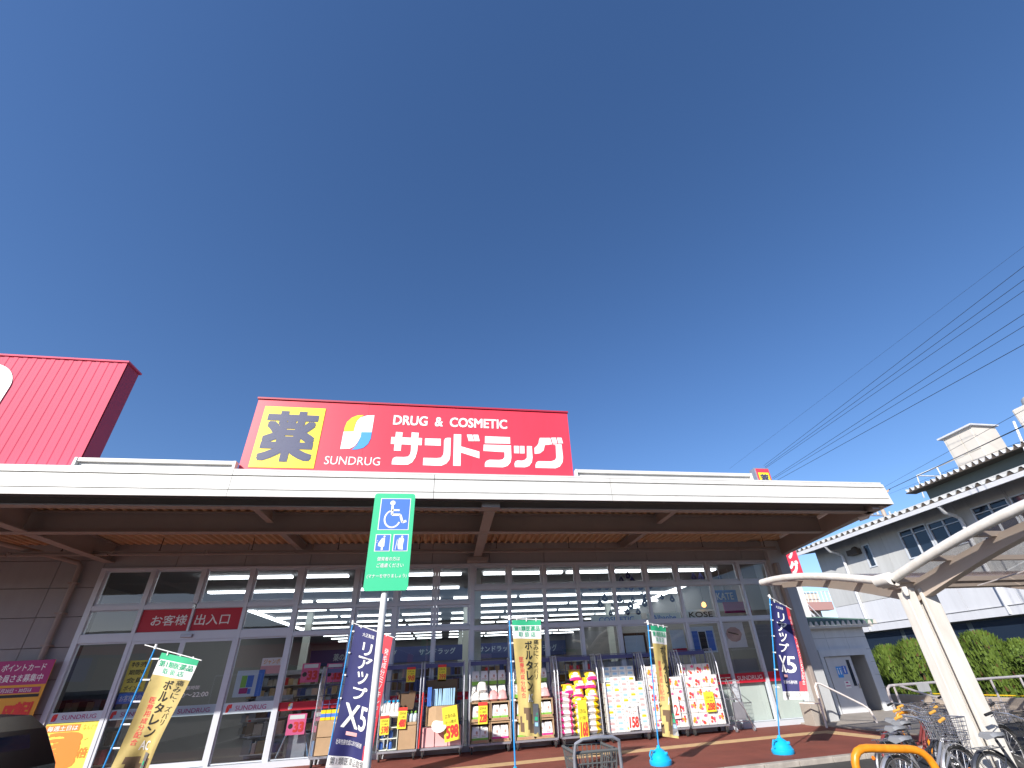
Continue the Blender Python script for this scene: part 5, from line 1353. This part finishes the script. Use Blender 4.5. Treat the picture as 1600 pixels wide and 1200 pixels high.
def conifer(x, y, h, r, seed, label, lean=0, lobes=2):
    rnd = random.Random(seed)
    t = thing('conifer_shrub', label, 'shrub', (x, y, 0), 'clipped conifers along the low wall')
    g = MB(); g.tube([(x, y, 0), (x, y, h * .6)], .06, 6); g.build('trunk', 'bark', t)
    L_ = [(0, 0, 1)] + [(rnd.uniform(-.45, .45) * r, rnd.choice((-1, 1)) * rnd.uniform(.5, .75) * r, rnd.uniform(.72, .92)) for _ in range(lobes)]
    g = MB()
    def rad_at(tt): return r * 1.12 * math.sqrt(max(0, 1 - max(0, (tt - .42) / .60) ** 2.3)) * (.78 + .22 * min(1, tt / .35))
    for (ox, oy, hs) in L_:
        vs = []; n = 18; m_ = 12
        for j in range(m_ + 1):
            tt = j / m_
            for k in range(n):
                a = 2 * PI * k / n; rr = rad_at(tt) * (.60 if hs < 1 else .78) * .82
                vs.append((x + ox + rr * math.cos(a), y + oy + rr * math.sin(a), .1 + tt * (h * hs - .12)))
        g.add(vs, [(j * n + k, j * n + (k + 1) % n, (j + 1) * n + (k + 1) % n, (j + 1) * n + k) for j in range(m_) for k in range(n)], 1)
    # upright leaf sprays
    for (ox, oy, hs) in L_:
        cnt_ = int(2600 * (hs if hs == 1 else .6))
        for _ in range(cnt_):
            tt = rnd.random() ** .85; a = rnd.uniform(0, 2 * PI)
            fold = 1 + .17 * math.sin(a * 5 + seed) + .05 * math.sin(a * 11 + tt * 6)
            rr = rad_at(tt) * (.62 if hs < 1 else .80) * fold * (rnd.uniform(.80, 1.06) if rnd.random() < .93 else rnd.uniform(1.06, 1.16))
            p0 = Vector((x + ox + rr * math.cos(a), y + oy + rr * math.sin(a), .1 + tt * (h * hs - .15)))
            outd = Vector((math.cos(a), math.sin(a), 0)); up_ = (Vector((0, 0, 1)) + outd * rnd.uniform(.05, .5) + Vector((rnd.uniform(-.15, .15), rnd.uniform(-.15, .15), 0))).normalized()
            sd = up_.cross(outd).normalized() * rnd.uniform(.5, 1) + outd * rnd.uniform(-.5, .5); sd.normalize()
            L2 = rnd.uniform(.07, .15); wd = rnd.uniform(.016, .034)
            g.add([p0 - sd * wd, p0 + sd * wd, p0 + up_ * L2 + sd * wd * .35, p0 + up_ * L2 - sd * wd * .35], [(0, 1, 2, 3)], 2 if rnd.random() < .03 else 0)
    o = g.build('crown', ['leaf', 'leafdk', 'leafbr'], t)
    return t
SH = [(15.0, 15.0, 1.62, .62, 1, 'pale green conifer nearest the toilet building', 1), (15.0, 14.0, 1.72, .62, 2, 'rounded conifer left of the shelter post', 1), (15.1, 13.05, 1.58, .55, 3, 'conifer mostly hidden behind the shelter post', 1),
      (15.0, 11.85, 1.78, .66, 4, 'tallest conifer just right of the shelter post', 2), (15.1, 10.95, 1.5, .60, 5, 'conifer at the right edge above the bicycle baskets', 1), (15.2, 9.9, 1.5, .6, 6, 'conifer partly outside the right edge', 1)]
for a in SH: conifer(a[0], a[1], a[2], a[3], a[4], a[5], 0, a[6])
# loose shrub next to the first conifer and sapling at right
def bush(x, y, z, r, n, seed, label, ms=('leaf', 'bark')):
    rnd = random.Random(seed); t = thing('leafy_bush', label, 'bush', (x, y, 0))
    g = MB(); tips = []
    for k in range(9):
        a = rnd.uniform(0, 6.28); tip = Vector((x + math.cos(a) * r * .7, y + math.sin(a) * r * .7, z + rnd.uniform(-.3, .5) * r)); tips.append(tip); g.tube([(x, y, 0), (x + (tip.x - x) * .4, y + (tip.y - y) * .4, tip.z * .6), tip], .012, 5)
    g.build('branches', 'bark', t); g = MB()
    for _ in range(n):
        c = rnd.choice(tips) + Vector((rnd.gauss(0, .12), rnd.gauss(0, .12), rnd.gauss(0, .12))) * r * 2
        d = Vector((rnd.gauss(0, 1), rnd.gauss(0, 1), rnd.gauss(0, 1))).normalized(); e = d.orthogonal().normalized(); s_ = rnd.uniform(.025, .05)
        g.add([c - d * s_, c + e * s_ * .5, c + d * s_, c - e * s_ * .5], [(0, 1, 2, 3)])
    g.build('leaves', ms[0], t)
bush(14.6, 15.75, 1.2, .42, 500, 11, 'loose yellowish bush between the toilet building and the conifers')
bush(14.3, 10.2, 1.05, .40, 500, 12, 'loose leafy sapling at the right edge in front of the conifers')

# white guard railing behind the bicycles
t = thing('guard_railing', 'white pipe railing with upright bars behind the bicycles', 'railing', (9.0, 9.4, 0))
g = MB(); g.tube([(9.05, 9.38, 0), (9.03, 9.38, .62), (9.05, 9.38, .72), (9.12, 9.38, .765), (9.25, 9.38, .77), (14, 9.38, .775)], .026, 10); g.build('top_rail', 'rail', t)
for X in (9.22, 10.05, 10.9, 11.7, 12.5):
    g = MB(); g.tube([(X, 9.38, 0), (X, 9.38, .76)], .020, 8); g.build('post', 'rail', t)
g = MB(); g.bar((9.74, 9.34, .70), (10.04, 9.34, .70), .01, .16, (0, 0, 1)); g.build('plate', 'white', t)
g = MB(); g.tube([(9.35, 9.38, .76), (9.7, 9.3, .62), (10.4, 9.2, .38)], .02, 6); g.build('brace', 'rail', t)
# orange barriers
def barrier(p, label, r=.026):
    t = thing('barrier_hoop', label, 'barrier', p[0], 'orange pipe barriers'); g = MB()
    P_ = [Vector(q) for q in p]; pts = [P_[0]]
    for i in range(1, len(P_) - 1):
        a = P_[i] + (P_[i - 1] - P_[i]).normalized() * .14; b = P_[i] + (P_[i + 1] - P_[i]).normalized() * .14
        for k in range(6): s_ = k / 5; pts.append(a * (1 - s_) ** 2 + P_[i] * 2 * s_ * (1 - s_) + b * s_ ** 2)
    pts.append(P_[-1]); g.tube(pts, r, 14); g.build('hoop', 'orange', t)
barrier([(2.88, 3.5, -.06), (2.88, 3.5, .745), (3.47, 3.45, .70), (3.47, 3.4, -.06)], 'orange pipe barrier in the foreground before the bicycles')
barrier([(7.3, 7.6, -.06), (7.3, 7.6, .50), (7.62, 7.5, .48), (7.62, 7.5, -.06)], 'smaller orange pipe barrier behind the bicycles', .022)

# ================================================================== BICYCLE SHELTER
t = thing('bicycle_shelter', 'white steel bicycle shelter with arched brown roof over the bicycles', 'shelter', (5.75, 5.0, -.06))
def az(dy): return 2.12 + .41 * math.sin(PI / 2 * min(abs(dy) / 2.4, 1))
# edge tubes
for sgn in (-1, 1):
    g = MB(); g.tube([(5.42, 5 + sgn * (.04 + 2.36 * k / 14), az(2.4 * k / 14)) for k in range(15)], .052, 14); g.build('edge_tube', 'steelwh', t)
g = MB(); g.tube([(5.36, 5 - .10, 2.13), (5.36, 5 + .10, 2.13)], .075, 12); g.tube([(5.42, 4.9, 2.10), (5.42, 5.1, 2.10)], .06, 10); g.build('joint_collar', 'steelwh', t)
# ribs
for X in (5.75, 8.4, 11.0):
    for sgn in (-1, 1):
        g = MB(); up = []; dn_ = []
        for k in range(13):
            dy = 2.25 * k / 12; up.append((5 + sgn * dy, az(dy) - .045)); dn_.append((5 + sgn * dy, az(dy) - .045 - .22 + .15 * k / 12))
        for k in range(12):
            vs = []
            for (yy, zz_) in (up[k], up[k + 1], dn_[k + 1], dn_[k]): vs += [(X - .06, yy, zz_), (X + .06, yy, zz_)]
            g.add(vs, [(0, 2, 4, 6), (1, 7, 5, 3), (0, 1, 3, 2), (6, 4, 5, 7)] + ([(0, 6, 7, 1)] if k == 0 else []) + ([(2, 3, 5, 4)] if k == 11 else []))
        g.build('roof_rib', 'polyfr', t)
# purlins along X
for sgn in (-1, 1):
    for dy in (.08, .62, 1.18, 1.76, 2.34):
        g = MB(); zc = az(dy) - .03; g.box(5.44, 12.5, 5 + sgn * dy - .025, 5 + sgn * dy + .025, zc - .03, zc + .025); g.build('purlin', 'polyfr', t)
    for X0 in (5.46, 7.08, 8.7, 10.32):
        for j, (a, b) in enumerate(((.08, .62), (.62, 1.18), (1.18, 1.76), (1.76, 2.34))):
            g = MB(); vs = []
            for k in range(4):
                dy = a + (b - a) * k / 3; vs += [(X0, 5 + sgn * dy, az(dy) + .012), (X0 + 1.6, 5 + sgn * dy, az(dy) + .012)]
            vs += [(v_[0], v_[1], v_[2] + .006) for v_ in vs]
            g.add(vs, [(2 * k, 2 * k + 1, 2 * k + 3, 2 * k + 2) for k in range(3)] + [(8 + 2 * k, 8 + 2 * k + 2, 8 + 2 * k + 3, 8 + 2 * k + 1) for k in range(3)])
            g.build('roof_panel', 'poly', t)
# thin tension rods under the near wing
g = MB()
for X in (6.6, 7.8): g.tube([(X, 4.9, 2.02), (X + .9, 3.0, 2.40)], .008, 6); g.tube([(X + .9, 4.9, 2.02), (X, 3.0, 2.40)], .008, 6)
g.build('tie_rods', 'rail', t)
g = MB(); g.box(5.44, 12.5, 4.93, 5.07, 2.02, 2.085); g.build('ridge_gutter', 'polyfr', t)
# posts: twin flanges and a recessed web
for X in (5.77, 8.4, 11.0):
    g = MB()
    g.box(X - .10, X + .11, 4.86, 4.90, -.06, 2.0); g.box(X - .10, X + .11, 5.10, 5.14, -.06, 2.0); g.box(X - .02, X + .03, 4.901, 5.099, -.06, 2.0)
    g.box(X - .30, X - .16, 4.88, 5.0, -.06, 1.97); g.box(X - .159, X - .101, 4.93, 4.97, -.06, 1.97)
    g.build('post', 'steelwh', t, bevel=.008)
    g = MB(); g.tube([(X - .02, 5.0, 2.02), (X - .22, 4.95, 1.98), (X - .26, 4.94, 1.90)], .045, 10); g.box(X - .2, X + .2, 4.8, 5.2, -.06, -.03); g.build('post_fitting', 'steelwh', t)
g = MB(); g.lathe([(.03, 0), (.035, -.05), (.02, -.10)], (5.44, 4.85, 2.02), 8); g.build('drip_spout', 'steelwh', t)

# ================================================================== BICYCLES
def bicycle(label, frame='bikesilver', basket='chrome', gripm='black', loc=(0, 0, 0), rz=0, sc=.8, bag=False):
    t = thing('bicycle', label, 'bicycle', (0, 0, 0), 'bicycles parked under the shelter')
    R_ = .33
    for X in (-.54, .54):
        g = MB(); n = 28
        g.tube([(X + R_ * math.cos(2 * PI * k / n), 0, R_ + R_ * math.sin(2 * PI * k / n)) for k in range(n + 1)], .017, 6)
        wo = g.build('tyre', 'rubber', t)
        g = MB(); g.tube([(X + (R_ - .025) * math.cos(2 * PI * k / n), 0, R_ + (R_ - .025) * math.sin(2 * PI * k / n)) for k in range(n + 1)], .010, 5)
        for k in range(18):
            a = 2 * PI * k / 18; g.tube([(X, .02 * (-1) ** k, R_), (X + (R_ - .03) * math.cos(a), 0, R_ + (R_ - .03) * math.sin(a))], .0022, 3, cap=False)
        g.tube([(X, -.045, R_), (X, .045, R_)], .02, 8); g.build('rim', 'chrome', t)
        g = MB(); a0, a1 = (.1, PI * .95) if X < 0 else (.45, PI * .98)
        vs = []; m_ = 14
        for k in range(m_ + 1):
            a = a0 + (a1 - a0) * k / m_; 
            for (dr_, dy) in ((.0, -.028), (.014, -.012), (.014, .012), (.0, .028)): vs.append((X + (R_ + .03 + dr_) * math.cos(a), dy, R_ + (R_ + .03 + dr_) * math.sin(a)))
        g.add(vs, [(4 * k + j, 4 * k + j + 1, 4 * k + j + 5, 4 * k + j + 4) for k in range(m_) for j in range(3)], None, True); g.build('mudguard', frame, t)
    g = MB()
    bb = (-.12, 0, .28); seat = (-.30, 0, .76); head0 = (.36, 0, .72); head1 = (.40, 0, .58); rear = (-.54, 0, .33)
    g.tube([head1, (.1, 0, .36), bb], .020, 8); g.tube([head0, (.1, 0, .48), (-.18, 0, .42)], .017, 8); g.tube([bb, seat], .016, 8)
    for s_ in (-1, 1): g.tube([bb, (rear[0], s_ * .055, rear[2])], .010, 6); g.tube([(-.26, 0, .62), (rear[0], s_ * .055, rear[2])], .009, 6)
    g.tube([head0, head1], .024, 8)
    for s_ in (-1, 1): g.tube([(.40, 0, .60), (.44, s_ * .05, .56), (.54, s_ * .055, .33)], .012, 6)
    g.build('frame', frame, t)
    g = MB(); g.tube([head0, (.33, 0, .90)], .013, 8)
    g.tube([(.10, -.27, .98), (.22, -.26, 1.0), (.32, -.16, .98), (.33, 0, .92), (.32, .16, .98), (.22, .26, 1.0), (.10, .27, .98)], .011, 8)
    for s_ in (-1, 1): g.tube([(.24, s_ * .25, .985), (.12, s_ * .24, .955)], .005, 5)
    g.tube([(.2, -.24, 1.0), (.19, -.24, 1.05)], .02, 8); g.build('handlebar', 'chrome', t)
    for s_ in (-1, 1): g = MB(); g.tube([(.20, s_ * .262, .997), (.08, s_ * .272, .975)], .017, 8); g.build('grip', gripm, t)
    g = MB(); vs = []
    for (x_, w_, z_) in ((-.44, .085, .82), (-.40, .105, .835), (-.32, .095, .83), (-.24, .045, .825), (-.16, .025, .82), (-.14, .01, .81)):
        vs += [(x_, -w_, z_ - .02), (x_, -w_ * .7, z_ + .012), (x_, w_ * .7, z_ + .012), (x_, w_, z_ - .02), (x_, 0, z_ - .05)]
    g.add(vs, [(5 * k + j, 5 * k + (j + 1) % 5, 5 * k + 5 + (j + 1) % 5, 5 * k + 5 + j) for k in range(5) for j in range(5)] + [(4, 3, 2, 1, 0), (25, 26, 27, 28, 29)], None, True)
    g.build('saddle', 'saddle', t); g = MB(); g.tube([(-.28, 0, .70), (-.31, 0, .80)], .012, 6); g.build('seat_post', 'chrome', t)
    # wire basket
    g = MB(); bx0, bx1, bw, z0_, z1_ = .42, .66, .17, .74, .98
    for k in range(6):
        s_ = k / 5; z = z0_ + (z1_ - z0_) * s_; e = .03 * s_; g.tube([(bx0 - e * .3, -bw - e, z), (bx1 + e, -bw - e, z), (bx1 + e, bw + e, z), (bx0 - e * .3, bw + e, z), (bx0 - e * .3, -bw - e, z)], .0035 if k < 5 else .007, 4)
    for k in range(9):
        y = -bw + 2 * bw * k / 8
        for X, e in ((bx0, -.01), (bx1, .03)): g.tube([(X, y, z0_), (X + e, y * 1.18, z1_)], .003, 4, cap=False)
        g.tube([(bx0, y, z0_), (bx1, y, z0_)], .003, 4, cap=False)
    for k in range(1, 6):
        X = bx0 + (bx1 - bx0) * k / 6
        for s_ in (-1, 1): g.tube([(X, s_ * bw, z0_), (X + .01, s_ * (bw + .03), z1_)], .003, 4, cap=False)
    g.build('basket', basket, t)
    g = MB(); g.tube([(.42, .0, .76), (.40, 0, .70)], .01, 5); g.lathe([(.03, 0), (.035, .03), (.028, .05)], (.46, 0, .68), 10, None, 'x'); g.build('front_lamp', 'chrome', t)
    g = MB()
    for s_ in (-1, 1): g.tube([(-.30, s_ * .06, .70), (-.75, s_ * .06, .70)], .006, 5); g.tube([(-.68, s_ * .06, .70), (-.54, s_ * .055, .34)], .005, 5)
    for k in range(4): g.tube([(-.36 - .11 * k, -.06, .70), (-.36 - .11 * k, .06, .70)], .005, 5)
    g.build('rear_rack', 'chrome', t)
    g = MB(); g.tube([(-.54, -.05, .33), (-.66, -.09, .02)], .009, 6); g.tube([(-.54, .05, .33), (-.66, .09, .02)], .009, 6); g.tube([(-.66, -.09, .02), (-.66, .09, .02)], .009, 6); g.build('stand', 'chrome', t)
    g = MB(); g.tube([(-.12, -.10, .28), (-.12, .10, .28)], .012, 6); g.tube([(-.12, -.08, .28), (-.02, -.08, .16)], .009, 6); g.tube([(-.12, .08, .28), (-.22, .08, .40)], .009, 6); g.box(-.06, .03, -.16, -.08, .145, .165); g.box(-.26, -.17, .08, .16, .39, .41); g.build('crank', 'chrome', t)
    g = MB(); g.prism([(-.20, .22), (-.02, .22), (.0, .34), (-.16, .36), (-.56, .37), (-.60, .30), (-.54, .28)], 'y', -.055, -.04); g.build('chain_guard', frame, t)
    g = MB(); g.lathe([(.022, 0), (.026, .012)], (-.90, 0, .52), 10, None, 'x'); g.build('rear_reflector', 'reflector', t)
    t.location = loc; t.rotation_euler = (0, 0, rz); t.scale = (sc,) * 3
    return t
b1 = bicycle('silver bicycle with grey saddle just behind the orange barrier', 'bikesilver', 'chrome', 'grip', (4.70, 4.72, -.06), rad(10))
BIK = [('dark framed bicycle left of the shelter post with tan grips', 'bikedark', 'chrome', 'grip', (5.30, 5.35, -.06), rad(6)),
       ('maroon framed bicycle with wire basket next to the shelter post', 'bikered', 'chrome', 'black', (5.95, 6.05, -.06), rad(14)),
       ('bicycle with black mesh basket right of the shelter post', 'bikedark', 'black', 'black', (5.50, 4.45, -.06), rad(4)),
       ('silver bicycle at the right edge with wire basket', 'bikesilver', 'black', 'black', (6.55, 4.75, -.06), rad(8)),
       ('dark bicycle standing farthest back by the white railing', 'bikedark', 'black', 'black', (7.3, 6.5, -.06), rad(16)),
       ('silver bicycle half hidden behind the shelter post', 'bikesilver', 'chrome', 'black', (6.45, 5.6, -.06), rad(12))]
BIK += [('dark bicycle with black basket between the shelter post and the right edge', 'bikedark', 'black', 'black', (7.35, 5.25, -.06), rad(10)),
        ('dark bicycle with wire basket deep in the bicycle cluster', 'bikedark', 'chrome', 'grip', (5.75, 5.72, -.06), rad(9))]
for a in BIK: bicycle(*a)

# ================================================================== POWER LINES
def wire(a, b, r, label, sag=.25):
    a, b = Vector(a), Vector(b); g = MB()
    d = b - a
    pts = []
    for k in range(-2, 21): s_ = k / 16; p_ = a + d * s_; p_.z -= sag * 4 * s_ * (1 - s_) if 0 <= s_ <= 1 else 0; pts.append(p_)
    g.tube(pts[2:], r * .72, 6)
    tag(g.build('power_line', 'wire'), label, 'power line', 'overhead power lines')
WR = [((18.39, 25, 12.8), (20.88, 8, 14.47), .006, 'faint uppermost overhead wire on the right'), ((21.03, 25, 13.07), (19.99, 8, 13.27), .013, 'second overhead wire from the top'), ((21.09, 25, 12.97), (19.43, 8, 12.51), .013, 'third overhead wire from the top'),
      ((21.12, 25, 12.9), (18.95, 8, 11.9), .012, 'fourth overhead wire from the top'), ((21.40, 25, 12.18), (18.1, 8, 10.75), .013, 'fifth overhead wire from the top'), ((21.48, 25, 12.13), (17.7, 8, 10.2), .012, 'sixth overhead wire from the top'),
      ((21.74, 25, 12.04), (17.1, 8, 9.4), .014, 'lowest wire of the upper bundle'), ((29.6, 25, 11.5), (15.32, 8, 6.97), .009, 'thin wire above the rooftop cabinet crossing'), ((30.18, 25, 11.45), (14.93, 8, 6.45), .022, 'thick black cable crossing in front of the rooftop cabinet'), ((30.3, 25, 11.2), (14.6, 8, 6.0), .008, 'thin wire just below the thick cable')]
for a in WR: wire(*a, sag=0.0)
t = thing('utility_pole', 'utility pole head with insulators peeking over the long eave', 'utility pole', (36, 31, 0))
g = MB(); g.tube([(36, 31, 0), (36, 31, 12.1)], .16, 10); g.build('pole', 'concrete', t)
g = MB(); g.bar((34.6, 31, 11.6), (37.4, 31, 11.6), .1, .1); g.bar((34.6, 31, 11.0), (37.4, 31, 11.0), .1, .1); g.build('crossarm', 'galv', t)
for k in range(5): g = MB(); g.lathe([(.07, 0), (.11, .08), (.06, .14), (.10, .22), (.04, .3)], (34.8 + .6 * k, 31, 11.65), 8); g.build('insulator', 'rbwhite', t)
g = MB(); g.lathe([(.35, 9.8), (.38, 10.0), (.35, 10.8)], (35.4, 31, 0), 12); g.build('transformer', 'galv', t)

t = thing('reflection_row', 'long brown building added behind the camera to be mirrored in the shop glass', 'building', (0, -20, -.06))  # unseen building added behind the camera to give the glass dark reflections
g = MB(); g.box(-40, 40, -28, -20, -.06, 5.6); g.build('wall', mat('opposite_wall', (.17, .13, .11), .8, var=.2, vscale=.5), t)
g = MB(); g.box(-40.3, 40.3, -28.3, -19.5, 5.6, 5.9); g.build('roof', 'soffit', t)
for k in range(12):
    f_ = MB(); X = -36 + 6.2 * k; f_.box(X, X + 3.4, -19.98, -19.9, .6, 2.6); fo = f_.build('window', 'alu', t)
    p = MB(); p.box(X + .1, X + 3.3, -19.89, -19.88, .7, 2.5); p.build('pane', 'darkglass', fo)

g = MB(); g.box(-28.5, -22.0, -19.86, -19.7, .9, 4.9, 0); g.box(-28.0, -22.5, -19.69, -19.66, 1.4, 4.3, 1); g.box(-27.5, -26, -19.65, -19.62, 2.6, 4.1, 2); g.box(-25.6, -23, -19.65, -19.62, 1.8, 4.1, 3); g.build('shop_board', ['signred', 'aludk', 'signblue', 'cardboard'], t)
g = MB(); g.box(4, 14, -19.86, -19.7, 3.2, 4.6, 0); g.build('shop_board', ['rbwhite'], t)
g = MB(); g.box(-16, -6, -19.86, -19.7, 3.0, 4.6, 0); g.build('shop_board', ['tag_r'], t)
